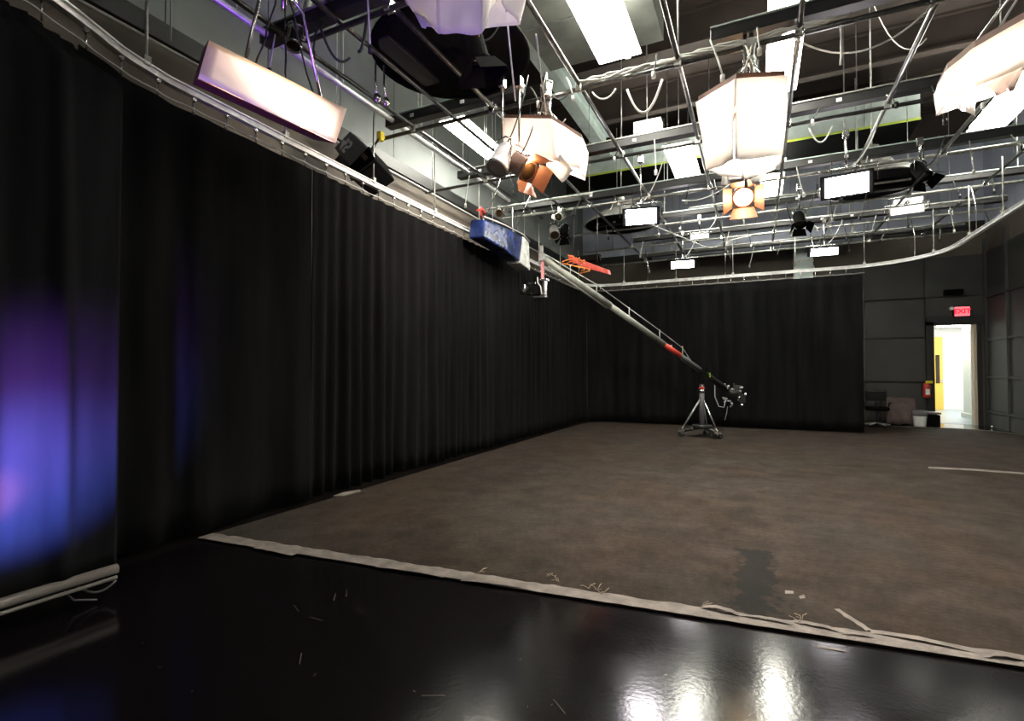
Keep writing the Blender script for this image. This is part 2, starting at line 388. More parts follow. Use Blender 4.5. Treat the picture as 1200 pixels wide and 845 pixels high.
for (u0, v0, u1, v1, wd, c) in [(822, 711, 868, 721, .02, .02), (868, 721, 930, 732, .012, .012), (930, 728, 985, 740, .02, .01), (1020, 740, 1140, 762, .022, .01),
                                (1150, 768, 1200, 773, .02, .015), (985, 742, 1025, 747, .012, .008), (300, 641, 345, 650, .03, .006), (440, 664, 520, 676, .012, .01), (540, 680, 620, 690, .01, .01)]:
    torn(oz(u0, v0, .017), oz(u1, v1, .017), wd, 'tape', .0175, c)
torn(oz(980, 714, .013), oz(1019, 739, .013), .018, 'tape', .0150)
for (u, v) in [(640, 676), (690, 690), (705, 697), (822, 712), (938, 730), (560, 672), (655, 682), (940, 728), (700, 692)]:
    b = oz(u, v, .016)
    for k in range(3):
        e = b + Vector((rr.uniform(-.06, .09), rr.uniform(-.02, .1), rr.uniform(.0, .018)))
        MB().tube([b, b.lerp(e, .5) + Vector((rr.uniform(-.01, .01), rr.uniform(-.01, .01), .01)), e], .0016, 4).build('fibre', 'fibre', tp)
def flat(name, quad, m, label, cat, z=.0132, th=.0015, group=None):
    o = MB().prism([oz(u, v, z) for u, v in quad], (0, 0, th)).build(name, m); return tag(o, label, cat, group)
flat('tape_scrap', [(920, 692), (930, 693), (930, 696), (920, 696)], 'tape', 'small white tape scrap lying left of its twin beside the dark floor patch', 'tape')
flat('tape_scrap', [(936, 699), (942, 697), (944, 701), (938, 702)], 'tape', 'tiny tilted white tape scrap, the right one of two beside the dark floor patch', 'tape')
flat('floor_tape', [(1088, 547), (1140, 549.5), (1200, 554), (1200, 556), (1140, 551.5), (1088, 549)], 'tape', 'thin white tape line across the brown stage floor at the right', 'tape')
flat('worn_tape', [(966, 544), (1040, 546.2), (1040, 547.2), (966, 545)], 'deck', 'faint worn tape line on the stage floor left of the white one', 'tape')
flat('paper_scrap', [(390, 582), (402, 578), (421, 574.5), (423, 576), (402, 582)], 'tape', 'crumpled pale paper scrap at the foot of the left curtain', 'paper', th=.01)
flat('floor_streak', [(958, 757), (990, 762), (990, 764), (958, 759)], 'tape', 'short pale tape remnant on the black floor below the taped edge', 'tape', z=.001)

# ---------------------------------------------------------------- curtain track, curtains
TZ = 3.75
def arc(cx, cy, r, a0, a1, n):
    return [Vector((cx + r * math.cos(R(a0 + (a1 - a0) * i / n)), cy + r * math.sin(R(a0 + (a1 - a0) * i / n)), TZ)) for i in range(n + 1)]
track = [Vector((-3.1, -.4, TZ)), Vector((-3.55, .5, TZ)), Vector((-3.85, 1.25, TZ)), Vector((-4.02, 1.7, TZ)), Vector((-4.2, 2.1, TZ)), Vector((-4.27, 2.45, TZ)), Vector((-4.29, 3.3, TZ))]
track += [Vector((-4.33, y_, TZ)) for y_ in (5, 7, 9, 11, 12.6)]
track += arc(-3.55, 12.85, .78, 180, 90, 6)
track += [Vector((x_, 13.63, TZ)) for x_ in (-2.5, -1, .5, 1.7)]
track += arc(1.85, 12.1, 1.53, 90, 0, 9)
track += [Vector((3.38, y_, TZ)) for y_ in (10.5, 8, 5, 2)]
def resample(pts, step):
    out = [pts[0].copy()]; acc = 0
    for a, b in zip(pts, pts[1:]):
        L = (b - a).length; t = step - acc
        while t <= L:
            out.append(a.lerp(b, t / L)); t += step
        acc = (acc + L) % step if L + acc >= step else acc + L
    return out
fine = resample(track, .1)
ct = thing('curtain_track', 'long silver curtain rail bent round the studio above the black curtains', 'curtain track', (-4.3, 7, TZ))
def rail(pts, w_, h_, z):
    mb = MB(); n = len(pts); vs = []
    for i, p in enumerate(pts):
        d = (pts[min(i + 1, n - 1)] - pts[max(i - 1, 0)]).normalized(); nn = Vector((-d.y, d.x, 0)) * w_ / 2
        vs += [p + nn + Vector((0, 0, z + h_ / 2)), p - nn + Vector((0, 0, z + h_ / 2)), p - nn + Vector((0, 0, z - h_ / 2)), p + nn + Vector((0, 0, z - h_ / 2))]
    fs = [(4 * i + j, 4 * i + (j + 1) % 4, 4 * i + 4 + (j + 1) % 4, 4 * i + 4 + j) for i in range(n - 1) for j in range(4)] + [(0, 1, 2, 3), (4 * n - 4, 4 * n - 3, 4 * n - 2, 4 * n - 1)]
    return mb.add(vs, fs)
mb = rail(fine, .055, .012, .03); m2 = rail(fine, .012, .05, 0); mb.add(m2.v, m2.f); m3 = rail(fine, .055, .01, -.028); mb.add(m3.v, m3.f)
mb.build('rail', 'rail', ct)
cut = [p for p in fine if not (p.x > 2.2)]
carr = resample(cut, .3)
for p in carr[1:]:
    MB().box(p + Vector((0, 0, -.045)), (.03, .03, .035)).cyl(p + Vector((0, 0, -.05)), p + Vector((rnd.uniform(-.01, .01), rnd.uniform(-.01, .01), -.19)), .007, 5).build('carrier', 'chrome', ct)
MB().tube([p + Vector((.045, -.045, -.15 - .012 * math.sin(i * 1.05) ** 2)) for i, p in enumerate(cut)], .006, 5).build('cord', 'cable_white', ct)
def plen(pts):
    s = [0]
    for a, b in zip(pts, pts[1:]): s.append(s[-1] + (b - a).length)
    return s
sl = plen(fine)
def at_s(s):
    for i in range(len(sl) - 1):
        if s <= sl[i + 1]: return fine[i].lerp(fine[i + 1], (s - sl[i]) / (sl[i + 1] - sl[i])), (fine[min(i + 2, len(fine) - 1)] - fine[max(i - 1, 0)]).normalized()
    return fine[-1], (fine[-1] - fine[-2]).normalized()
def s_of(test):
    for i, p in enumerate(fine):
        if test(p): return sl[i]
def curtain(s0, s1, label, m='velour', per=.17, amp=.045, z0=.045, seed=1, toz=TZ - .175, shift=0, group=None):
    rs = random.Random(seed); n = int((s1 - s0) / .022); nz = 14; vs = []
    ph = [rs.uniform(0, 6.28) for _ in range(5)]
    for i in range(n + 1):
        s = s0 + (s1 - s0) * i / n; p, d = at_s(s); nn = Vector((d.y, -d.x, 0))
        wob = s + .05 * math.sin(s * 2.3 + ph[0]) + .09 * math.sin(s * .9 + ph[1])
        f1 = math.sin(wob * 2 * math.pi / per); f2 = math.sin(wob * 2 * math.pi / (per * 2.7) + ph[2]); f3 = math.sin(s * 2 * math.pi / 1.5 + ph[3])
        for j in range(nz + 1):
            q = j / nz; z = toz + (z0 - toz) * q
            a = amp * (.45 + .55 * min(1, q * 2.2))
            off = (f1 * (.75 + .25 * math.sin(s * 3 + ph[4])) + .55 * f2 * (.4 + q * .6)) * a + .03 * f3 * q
            vs.append(p + nn * (off + .0 + shift) + Vector((0, 0, z - TZ)))
    fs = [(i * (nz + 1) + j, (i + 1) * (nz + 1) + j, (i + 1) * (nz + 1) + j + 1, i * (nz + 1) + j + 1) for i in range(n) for j in range(nz)]
    o = MB().add(vs, fs, True).build('curtain', m, thick=.006)
    return tag(o, label, 'curtain', group)
sA = s_of(lambda p: p.y > 1.95); sB = s_of(lambda p: p.y > 3.9); sC = s_of(lambda p: p.y > 8.2); sD = s_of(lambda p: p.x > -4.2 and p.y > 12.5)
sE = s_of(lambda p: p.x > -.9 and p.y > 13); sF = s_of(lambda p: p.x > .75 and p.y > 13); sG = s_of(lambda p: p.x > 2.12 and p.y > 12)
curtain(sA - .25, sB, 'black velour curtain panel just right of the violet-lit drape, nearly flat', per=.42, amp=.025, seed=2)
curtain(sB, sC, 'black pleated curtain panel in the middle of the left wall', per=.2, amp=.04, seed=3)
curtain(sC, sD, 'tightly pleated black curtain panel at the far end of the left wall', per=.17, amp=.05, seed=4)
curtain(sD, sE, 'black curtain panel at the left end of the back run, behind the camera crane arm', per=.36, amp=.02, seed=5)
curtain(sE, sF, 'smooth black curtain panel behind the crane tripod', per=.4, amp=.016, seed=6)
curtain(sF, sG, 'black curtain panel at the right end of the back run, beside the office chair', per=.3, amp=.03, seed=8)
# near drape with hem pipe
nd = thing('hanging_drape', 'near black drape at the left edge lit violet, with a metal hem pipe', 'curtain', (-3.62, 1.2, .16))
vs = []; n = 150; nz = 40
for i in range(n + 1):
    t = i / n; yb = -.8 + (1.80 + .8) * t
    s = s_of(lambda p: p.y > max(-.3, yb - .02)) or 0
    tp_, _ = at_s(s)
    for j in range(nz + 1):
        q = j / nz; z = 3.55 + (.2 - 3.55) * q
        xb = -3.62 + .02 * (yb - 1.2)
        k = min(1, q * 9); k = k * k * (3 - 2 * k)
        fold = .05 * math.exp(-((yb - (1.50 + .06 * (q - .5))) / .045) ** 2) + .05 * math.exp(-((yb - 1.19) / .05) ** 2) + .05 * math.exp(-((yb - .7) / .08) ** 2)
        fold *= (.4 + .6 * math.sin(min(1, q * 1.1) * math.pi) ** .5) if q < .95 else .35
        wob = .012 * math.sin(yb * 9 + q * 2) + .008 * math.sin(yb * 23 + 4 * q)
        x = (tp_.x - .03) * (1 - k) + xb * k
        vs.append(Vector((x + fold + wob * (.4 + .6 * (1 - q)), yb, z)))
fs = [(i * (nz + 1) + j, (i + 1) * (nz + 1) + j, (i + 1) * (nz + 1) + j + 1, i * (nz + 1) + j + 1) for i in range(n) for j in range(nz)]
MB().add(vs, fs, True).build('cloth', 'velour_near', nd, thick=.008)
MB().cyl((-3.64, -.8, .175), (-3.595, 1.80, .175), .03, 16).build('hem_pipe', 'hem', nd)
MB().cyl((-3.62, -.8, .128), (-3.575, 1.79, .128), .011, 10).build('lower_rod', 'hem', nd)
MB().tube(droop((-3.66, 1.62, .13), (-3.6, 1.8, .1), .06), .007, 5).tube([(-3.63, 1.55, .12), (-3.64, 1.6, .05), (-3.6, 1.7, .02)], .006, 5).build('tie_cord', 'grey_shell', nd)

# ---------------------------------------------------------------- lighting grid
GZ = 4.68
def top_z(x, y):
    if -3.1 < x < -1.1 and y < 8.2: return 6.29
    if -3.9 < x < 2.95 and 11.9 < y < 13.3: return 6.16
    return ZC - .62
grid = thing('lighting_grid', 'overhead grid of dark steel pipes crossing each other below the ceiling', 'lighting grid', (0, 8, GZ))
LX = [-4.18, -2.97, -1.83, -.73, .4, 1.49, 2.57, 3.66]
CY = [3.6, 5.6, 7.65, 9.7, 11.65, 13.45, 15.4]
CX0 = [-4.0, -4.72, -5.45, -4.9, -4.6, -4.3, -4.3]
CX1 = [4.6, 4.6, 4.6, 4.6, 4.6, 4.55, 4.5]
for i, X in enumerate(LX):
    MB().cyl((X, -2.5, GZ + .05), (X, 15.6 if X > -4 else 10.2, GZ + .05), .026, 10).build('pipe', 'pipe', grid)
MB().cyl((-3.55, -2.5, GZ + .05), (-3.55, 9.9, GZ + .05), .024, 10).build('pipe', 'pipe', grid)
for Y, a, b in zip(CY, CX0, CX1):
    MB().cyl((a, Y, GZ), (b, Y, GZ), .026, 10).build('pipe', 'pipe' if Y < 9 else 'pipe_grey', grid)  # far pipes take a lighter grey, their brighter lighting put into the colour
for (Y, a, b) in [(9.0, -4.95, -2.7), (12.5, .3, 4.1), (14.5, -1.5, 4.2), (10.7, -1.2, 2.4)]:
    MB().cyl((a, Y, GZ + .0), (b, Y, GZ + .0), .022, 8).build('pipe', 'pipe_grey', grid)
for X in LX:
    for Y in CY:
        if X < -4.1 and Y > 10: continue
        MB().box((X, Y, GZ + .025), (.075, .075, .09)).cyl((X + .03, Y - .05, GZ + .02), (X + .03, Y - .05, GZ - .05), .008, 6).build('clamp', 'chrome' if rnd.random() < .45 else 'pipe_grey', grid)
        if (LX.index(X) + CY.index(Y)) % 2 == 0:
            MB().cyl((X, Y, GZ + .05), (X, Y, top_z(X, Y)), .007, 6).build('hanger_rod', 'pipe_grey', grid)
# drop rods from the grid to the curtain track belong to the track
for p in resample([q for q in fine if q.y > 2.2], 1.35):
    MB().cyl(p + Vector((0, 0, .04)), p + Vector((0, 0, GZ - TZ - .02)), .011, 6).box(p + Vector((0, 0, .05)), (.05, .05, .07)).build('drop_rod', 'pipe_grey', ct)
for p in resample([q for q in fine if q.y > 13 or (q.x > 0 and q.y > 9)], 1.9):
    MB().tube([p + Vector((.08, 0, .03)), p + Vector((.08, 0, .5)), p + Vector((.02, .0, .85))], .009, 5).build('drop_rod', 'chrome', ct)
# conduits along the left wall
tag(MB().cyl((-5.36, -2.5, 4.68), (-5.4, 16.9, 4.68), .018, 8).build('wall_conduit', 'cable_white'), 'thin white conduit running along the left wall above the curtain', 'pipe')
hc = thing('silver_conduit', 'shiny silver conduit hung along the left side of the pipe grid', 'pipe', (-4.5, 6, 4.86))
MB().cyl((-4.5, 1.5, 4.86), (-4.5, 9.2, 4.86), .035, 10).build('tube', 'rail', hc)
for y_ in (3.2, 4.6, 6.2, 7.4, 8.6):
    MB().cyl((-4.5, y_, 4.86), (-4.5, y_, ZC - .05), .008, 6).build('hanger_rod', 'cable_white', hc)
for y_ in (3.0, 5.2, 7.5, 9.8, 11.5):
    tag(MB().cyl((-5.2, y_, 4.66), (-5.2, y_, ZC), .008, 6).build('hanging_wire', 'cable_white'), 'thin white wire down the left wall, %s from the camera' % {3.0: 'first', 5.2: 'second', 7.5: 'third', 9.8: 'fourth', 11.5: 'fifth'}[y_], 'wire', 'wires down the left wall')
# connector strips (one above each cross pipe)
names = ['nearest', 'second nearest', 'third nearest', 'fourth nearest', 'fifth nearest', 'sixth nearest', 'farthest']
for i, (Y, a, b) in enumerate(zip(CY, [-4.6, -4.62, -4.72, -4.75, -3.4, -2.9, -3.2], CX1)):
    cs = thing('connector_strip', 'black wireway bar with dangling plugs across the grid, %s of seven to the camera' % names[i], 'wireway', (0, Y, 4.86), 'wireway bars across the grid')
    big = .12 if i < 4 else .10
    segs = [(a, -2.55), (-.40, b)] if i == 1 else [(a, b)]
    mb_ = MB(); mc_ = MB()
    for a_, b_ in segs:
        mb_.b2((a_, Y - .07, 4.86 - big / 2), (b_, Y + .07, 4.86 + big / 2)); mc_.b2((a_, Y - .085, 4.86 + big / 2), (b_, Y + .085, 4.875 + big / 2))
    mb_.build('bar', 'black', cs, bevel=.008)
    mc_.build('lid', 'galv' if i in (1, 3, 4) else 'pipe_grey', cs)
    MB().b2((a - .012, Y - .06, 4.80), (a, Y + .06, 4.92)).build('end_cap', 'pipe', cs)
    x = a + .25
    while x < b - .3:
        if rnd.random() < .8:
            L = rnd.uniform(.12, .5); sx = rnd.uniform(-.12, .12)
            pc = droop((x, Y - .085, 4.8), (x + sx, Y - .1, 4.8 - L), rnd.uniform(-.04, .04), 6)
            c_ = MB().tube(pc, .009, 5).build('pigtail', 'cable_white' if rnd.random() < .45 else 'cable', cs)
            MB().cyl(pc[-1], pc[-1] + Vector((0, 0, -.07)), .022, 8).build('plug', 'cable_white' if rnd.random() < .5 else 'cable', c_)
        if rnd.random() < .3:
            MB().box((x + .2, Y - .073, 4.86), (.06, .006, .045)).build('label_plate', 'number', cs)
        x += rnd.uniform(.4, .8)
    for k in range(4):
        xx = a + .5 + (b - a - 1) * k / 3
        MB().cyl((xx, Y, 4.93), (xx, Y, top_z(xx, Y)), .009, 6).build('hanger_rod', 'pipe_grey', cs)
# draped cables
def cable(pts, r, m, label):
    return tag(MB().tube(pts, r, 6).build('cable', m), label, 'cable')
mbc = MB(); 
for k in range(5):
    q = [Vector((-1.85 + i * .19, 5.58 + .03 * math.sin(i * 1.3 + k), 4.73 + .025 * math.sin(i * 1.7 + k * 2))) for i in range(15)]
    mbc.tube(q, .012, 5)
tag(mbc.build('cable_bundle', 'cable_white'), 'bundle of white cables lying along the cross pipe in front of the bright ceiling lamp', 'cable', None)
cable(droop(oz(735, 105, 4.65), oz(776, 93, 4.65), .32, 12), .014, 'cable_white', 'white cable loop sagging under the cross pipe near the middle')
cable(droop(oz(694, 108, 4.62), oz(722, 104, 4.62), .1, 8), .009, 'cable_white', 'short thin cable loop left of the big sagging one')
cable(droop(oz(930, 44, 4.65), oz(1095, 4, 4.65), .28, 14), .008, 'cable_white', 'long thin cable sagging across the dark ceiling at the right')
cable(droop(oz(948, 150, 4.6), oz(975, 148, 4.6), .2, 10), .01, 'cable_white', 'small cable loop with a plug under the wireway right of the large white softbox')
cable(droop(oz(375, 30, 4.6), oz(410, 68, 4.4), .15, 10), .012, 'cable', 'black cable hanging in a bow beside the left softbox clamp')
cable(droop(oz(430, 20, 4.6), oz(420, 60, 4.3), .1, 8), .014, 'cable', 'black cable hanging beside the large black dome light')
cable([oz(985, 30, 4.66), oz(986, 50, 4.5), oz(986, 66, 4.36), oz(985, 76, 4.28)], .012, 'cable_white', 'white cable with plug hanging right of the bright ceiling lamp')
cable(droop(oz(592, 0, 4.66), oz(604, 118, 4.3), .02, 8), .008, 'cable_white', 'thin cable rising above the middle softbox, left one')
cable(droop(oz(628, 40, 4.66), oz(640, 130, 4.3), .03, 8), .008, 'cable_white', 'thin cable rising above the middle softbox, right one')
cable(droop(oz(1022, 0, 5.6), oz(1086, 45, 4.9), .3, 10), .006, 'cable_white', 'thin grey cable hanging above the right end of the grid')
cable(droop(oz(870, 205, 4.1), oz(800, 235, 4.62), .12, 10), .011, 'cable_white', 'white cable running left from the glowing spotlight')
cable([oz(760, 262, 4.6) + Vector((0, 0, .0)), oz(826, 289, 4.55), oz(838, 291, 4.5), oz(846, 284, 4.5), oz(880, 276, 4.55)], .012, 'cable_white', 'pale cable stepping along the far pipes')

# ---------------------------------------------------------------- domes, ducts
def dome(c, label):
    t = thing('dome_light', label, 'dome', c)
    prof = [(.10, .52), (.24, .50), (.30, .36), (.52, .24), (.74, .1), (.84, .0)]
    MB().lathe(prof, c, 40).build('shell', 'dome', t, thick=.01)
    inner = [(.02, .10), (.5, .095), (.76, .05), (.82, .0)]
    MB().lathe(inner, c, 40).build('liner', 'matte', t, thick=.004)
    MB().lathe([(.82, -.012), (.855, -.012), (.855, .015), (.82, .015), (.82, -.012)], c, 40).build('rim', 'pipe_grey' if 'far' in label or 'right' in label else 'matte', t)
    MB().cyl(Vector(c) + Vector((0, 0, .5)), Vector(c) + Vector((0, 0, .72)), .09, 12).cyl(Vector(c) + Vector((0, 0, .7)), (c[0], c[1], top_z(c[0], c[1])), .012, 6).build('stem', 'pipe_grey', t)
    for a in (20, 140, 260):
        MB().tube([Vector(c) + Vector((.6 * math.cos(R(a)), .6 * math.sin(R(a)), .18)), Vector(c) + Vector((.1 * math.cos(R(a)), .1 * math.sin(R(a)), .75))], .01, 5).build('strut', 'pipe_grey', t)
    return t
dome(oz(529, 66, 4.82), 'huge black-bottomed dome fixture at the upper left, beside the violet softbox')
dome(oz(728, 263, 4.80), 'black-bottomed dome fixture behind the left small bright LED panel, far')
dome(oz(1022, 217, 4.80), 'grey dome fixture with black underside and pale rim, right of the middle')
# big rectangular duct crossing behind
dt = thing('rectangular_duct', 'long pale duct with black underside crossing high behind the softboxes', 'duct', (-.5, 12, 6.2))
MB().b2((-3.8, 12.0, 6.22), (2.85, 13.2, 7.0)).build('casing', 'galv', dt)
MB().b2((-3.8, 11.98, 6.17), (2.85, 13.22, 6.22)).build('underside', 'matte', dt)
MB().b2((-3.8, 11.965, 6.185), (2.85, 11.98, 6.225)).build('lime_highlight', mat('lime_highlight', (.45, .55, .08), .5), dt)  # yellow-green highlight along the lower edge, painted as a thin strip
for x_ in (-2.6, -1.4, -.2, 1.0, 2.0):
    MB().b2((x_ - .02, 11.97, 6.22), (x_ + .02, 12.0, 7.0)).build('seam', 'galv', dt)
d2 = thing('galvanised_duct', 'dull galvanised duct along the ceiling left of the brightest lamp', 'duct', (-2.6, 4, 6.3))
e0 = oz(640, 85, 6.3)
MB().b2((-3.0, -2.5, 6.3), (-1.2, e0.y, 6.95)).build('casing', 'dull_duct', d2)
for y_ in (1.5, 3.2, 4.9, 6.6):
    MB().b2((-3.02, y_ - .03, 6.28), (-1.18, y_ + .03, 6.97)).build('seam', 'dull_duct', d2)
t = thing('round_duct', 'round grey duct running along the back wall above the curtain', 'duct', (-.1, 16.2, 5.15))
MB().lathe([(.30, 0), (.30, 5.5)], (-2.9, 16.2, 5.15), 20, Matrix.Rotation(R(90), 3, 'Y')).build('tube', 'greywall', t, thick=.01)
for x_ in (-2.3, -.7, .9, 2.3):
    MB().cyl((x_, 16.2, 5.44), (x_, 16.2, ZC), .012, 6).lathe([(.312, -.03), (.312, .03)], (x_, 16.2, 5.15), 20, Matrix.Rotation(R(90), 3, 'Y')).build('hanger_strap', 'pipe_grey', t)
p = oy(930, 290, 16.8); q = oy(952, 290, 16.8)
t = thing('duct_riser', 'pale green vertical duct on the back wall between the far pipes', 'duct', (p.x, 16.8, 4.0))
MB().b2((p.x, 16.7, 3.9), (q.x, 17.01, 6.2)).build('casing', 'galv', t)
for z in (4.55, 5.1):
    MB().b2((p.x - .02, 16.68, z), (q.x + .02, 17.01, z + .05)).build('seam', 'pipe_grey', t)

# ---------------------------------------------------------------- fluorescent ceiling lamps
def fluor(x, y0, y1, label, wd=.5, z=5.6):
    L = y1 - y0; yc = (y0 + y1) / 2
    t = thing('ceiling_lamp', label, 'ceiling lamp', (x, yc, z), 'fluorescent ceiling lamps')
    s = wd / 2
    MB().add([(x - s - .02, y0, z + .01), (x - s * .5, y0, z + .14), (x + s * .5, y0, z + .14), (x + s + .02, y0, z + .01),
              (x - s - .02, y1, z + .01), (x - s * .5, y1, z + .14), (x + s * .5, y1, z + .14), (x + s + .02, y1, z + .01)],
             [(0, 1, 5, 4), (1, 2, 6, 5), (2, 3, 7, 6), (0, 3, 2, 1), (4, 5, 6, 7)]).build('reflector', 'white', t, thick=.004)
    for k in (-1, 0, 1):
        MB().cyl((x + k * s * .62, y0 + .05, z + .03), (x + k * s * .62, y1 - .05, z + .03), .019, 8).build('lamp_tube', 'tube', t)
    MB().b2((x - s, y0 + .02, z - .005), (x + s, y1 - .02, z)).build('diffuser', 'tube', t)
    if x > -4: MB().b2((x - s * .45, y0 + .05, z + .21), (x + s * .45, y1 - .05, z + .225)).build('added_uplight_strip', 'tube', t)  # glowing strip added to brighten the ceiling and upper walls
    MB().b2((x - .08, y0 + .1, z + .14), (x + .08, y1 - .1, z + .2)).build('ballast_box', 'galv', t)
    for yy_ in (y0 + .3, y1 - .3):
        MB().cyl((x, yy_, z + .2), (x, yy_, top_z(x, yy_)), .007, 6).build('hanger_rod', 'pipe_grey', t)
fluor(-1.62, 4.35, 6.72, 'largest and brightest ceiling lamp, at the top centre over the galvanised duct', .54)
fluor(-1.3, 9.7, 11.8, 'bright ceiling lamp left of the large white softbox, before the duct with the lime highlight', .48)
fluor(.34, 11.3, 13.7, 'bright ceiling lamp just right of the glowing tungsten spotlight', .42)
fluor(.36, 5.9, 8.6, 'bright ceiling lamp partly hidden behind the large white softbox', .38)
fluor(3.62, 9.6, 11.85, 'bright ceiling lamp at the right edge under the cream softbox', .5)
fluor(-4.55, 7.1, 8.85, 'bright ceiling lamp at the left behind the middle softbox', .46)

# ---------------------------------------------------------------- softboxes
def softbox(fr, bk, label, pipe, lampc=(1, .9, .8), energy=30, m='cloth', sag=.01, hood='matte'):
    """fr: front ring of (top, bottom) 3D points left to right; bk: back ring right to left"""
    ring = fr + bk; cx = sum((a + b for a, b in ring), Vector()) / (2 * len(ring))
    t = thing('softbox', label, 'softbox', cx)
    n = len(ring)
    for i in range(n):
        a, b = ring[i], ring[(i + 1) % n]
        MB().sheet(a[0], b[0], b[1], a[1], 12, 6, .01, True, sag).build('skirt', m, t, thick=.003)
    tops = [r[0] for r in ring]; ct_ = sum(tops, Vector()) / n
    ins = [p.lerp(ct_, .06) for p in tops]
    MB().add(ins + [p + Vector((0, 0, .05)) for p in ins], [list(range(n)), list(range(n, 2 * n))] + [(i, (i + 1) % n, n + (i + 1) % n, n + i) for i in range(n)]).build('housing', 'brownmetal', t)
    h = .05
    L0 = ct_.lerp(tops[0], .45) - Vector((0, 0, .12)); L1 = ct_.lerp(tops[n // 2], .45) - Vector((0, 0, .12))
    MB().cyl(L0, L1, .03, 10).build('lamp_tube', 'tungsten' if energy > 3 else 'white', t)
    up = Vector((ct_.x, ct_.y, pipe)) if not isinstance(pipe, Vector) else pipe
    yk = MB()
    for s_ in (-1, 1):
        e = ct_.lerp(tops[0 if s_ < 0 else n // 2], .5) + Vector((0, 0, .05))
        yk.tube([e, ct_.lerp(up, .45) + (e - ct_) * .35, up - Vector((0, 0, .12))], .012, 6)
    yk.build('yoke', 'chrome', t)
    MB().cyl(up - Vector((.0, 0, .45)), up + Vector((0, 0, .30)), .022, 10).cyl(up + Vector((.05, 0, -.35)), up + Vector((.05, 0, .02)), .016, 8).build('telescopic_stem', 'chrome', t)
    MB().box(up, (.09, .1, .12)).box(up - Vector((0, 0, .15)), (.07, .07, .07)).cyl(up + Vector((-.09, 0, -.02)), up + Vector((.09, 0, -.02)), .012, 6).build('clamp', 'pipe_grey', t)
    mm = MB(); 
    for k in range(3):
        mm.tube(droop(up + Vector((rnd.uniform(-.06, .06), 0, .05)), ct_ + Vector((rnd.uniform(-.25, .25), rnd.uniform(-.15, .15), .06)), rnd.uniform(.02, .18), 10, .01), .008, 5)
    mm.build('cable', 'cable_white', t)
    lo = lamp('POINT', ct_ - Vector((0, 0, .22)), energy * 5, lampc, None, .08); lo.name = 'lamp_light'
    lo.parent = t; lo.location = ct_ - Vector((0, 0, .22)) - cx
    return t
def V2(u, vt, vb, Y, ub=None): return (oy(u, vt, Y), oy(ub if ub is not None else u, vb, Y))
def off(r, d): d = Vector(d); return (r[0] + d, r[1] + d)
# A: long box on the left, lengthwise to the room
A0, A1, A2, A3 = ox(245, 47, -3.40), ox(406, 128, -3.40), ox(393, 168, -3.26), ox(232, 92, -3.26)
t = thing('softbox', 'long white softbox at the left above the curtain rail, violet-tinted at one end', 'softbox', (A0 + A2) / 2)
nn_ = (A1 - A0).cross(A3 - A0).normalized()
if nn_.dot(Vector((1, 0, 0))) < 0: nn_ = -nn_
MB().sheet(A0, A1, A2, A3, 14, 6, .006).build('diffuser_cloth', 'cloth', t, thick=.003)
bk_ = [p_ - nn_ * .2 for p_ in (A0, A1, A2, A3)]; cb_ = sum(bk_, Vector()) / 4
bk_ = [p_.lerp(cb_, .12) + Vector((0, 0, .1)) for p_ in bk_]
MB().add([A0, A1, A2, A3] + bk_, [(0, 1, 5, 4), (1, 2, 6, 5), (2, 3, 7, 6), (3, 0, 4, 7), (4, 5, 6, 7)]).build('housing', 'brownmetal', t, thick=-.004)
mid_ = (A0 + A1) / 2 - nn_ * .2
MB().cyl(A0.lerp(A2, .5).lerp(A0, .6) - nn_ * .1, A0.lerp(A2, .5).lerp(A1, .6) - nn_ * .1, .03, 10).build('lamp_tube', 'tungsten', t)
lo = lamp('POINT', A0.lerp(A2, .6) - nn_ * .1, 70, (1, .88, .78), None, .06); lo.parent = t; lo.location = A0.lerp(A2, .6) - nn_ * .1 - t.location
lo = lamp('POINT', A0.lerp(A2, .8) - nn_ * .1, 40, (1, .88, .78), None, .06); lo.parent = t; lo.location = A1.lerp(A3, .3) - nn_ * .1 - t.location
up = Vector((-3.55, 2.95, GZ + .05))
MB().tube([A0.lerp(A1, .25) - nn_ * .1, up - Vector((0, .2, .2)), up - Vector((0, 0, .1)), up - Vector((0, -.2, .2)), A0.lerp(A1, .85) - nn_ * .1], .014, 6).build('yoke', 'chrome', t)
MB().box(up, (.1, .12, .14)).cyl(up - Vector((0, 0, .3)), up + Vector((0, 0, .3)), .024, 8).box(up + Vector((.06, -.08, -.1)), (.08, .06, .1)).box(up + Vector((-.03, .1, -.12)), (.07, .07, .09)).build('clamp', 'chrome', t)
mm = MB()
for k in range(3): mm.tube(droop(up + Vector((0, 0, .1)), A0.lerp(A1, .3 + .25 * k) - nn_ * .1, .1, 10, .01), .008, 5)
mm.build('cable', 'cable', t)
b0 = V2(588, 138, 170, 5.35, 591); b1 = V2(646, 139, 188, 5.05, 650); b2 = V2(684, 163, 199, 5.45, 680)
softbox([b0, b1, b2], [off(b2, (-.1, .5, .06)), off(b0, (.1, .5, .06))], 'white softbox in the middle with an orange glow and brown lamp heads below it', Vector((-2.25, 5.6, GZ)), energy=40)
c0 = V2(815, 120, 200, 4.75, 827); c1 = V2(862, 92, 187, 4.35, 860); c2 = V2(923, 88, 181, 4.7, 919)
softbox([c0, c1, c2], [off(c2, (-.05, .45, .05)), off(c0, (.3, .5, .05))], 'large bright white softbox at the right of centre, before the brightest reflection', Vector((-.02, 5.6, GZ)), energy=45, lampc=(1, .92, .8))
d0 = V2(1107, 84, 112, 4.6, 1112); d1 = V2(1141, 56, 101, 4.35, 1146); d2_ = V2(1275, -20, 40, 3.9, 1270)
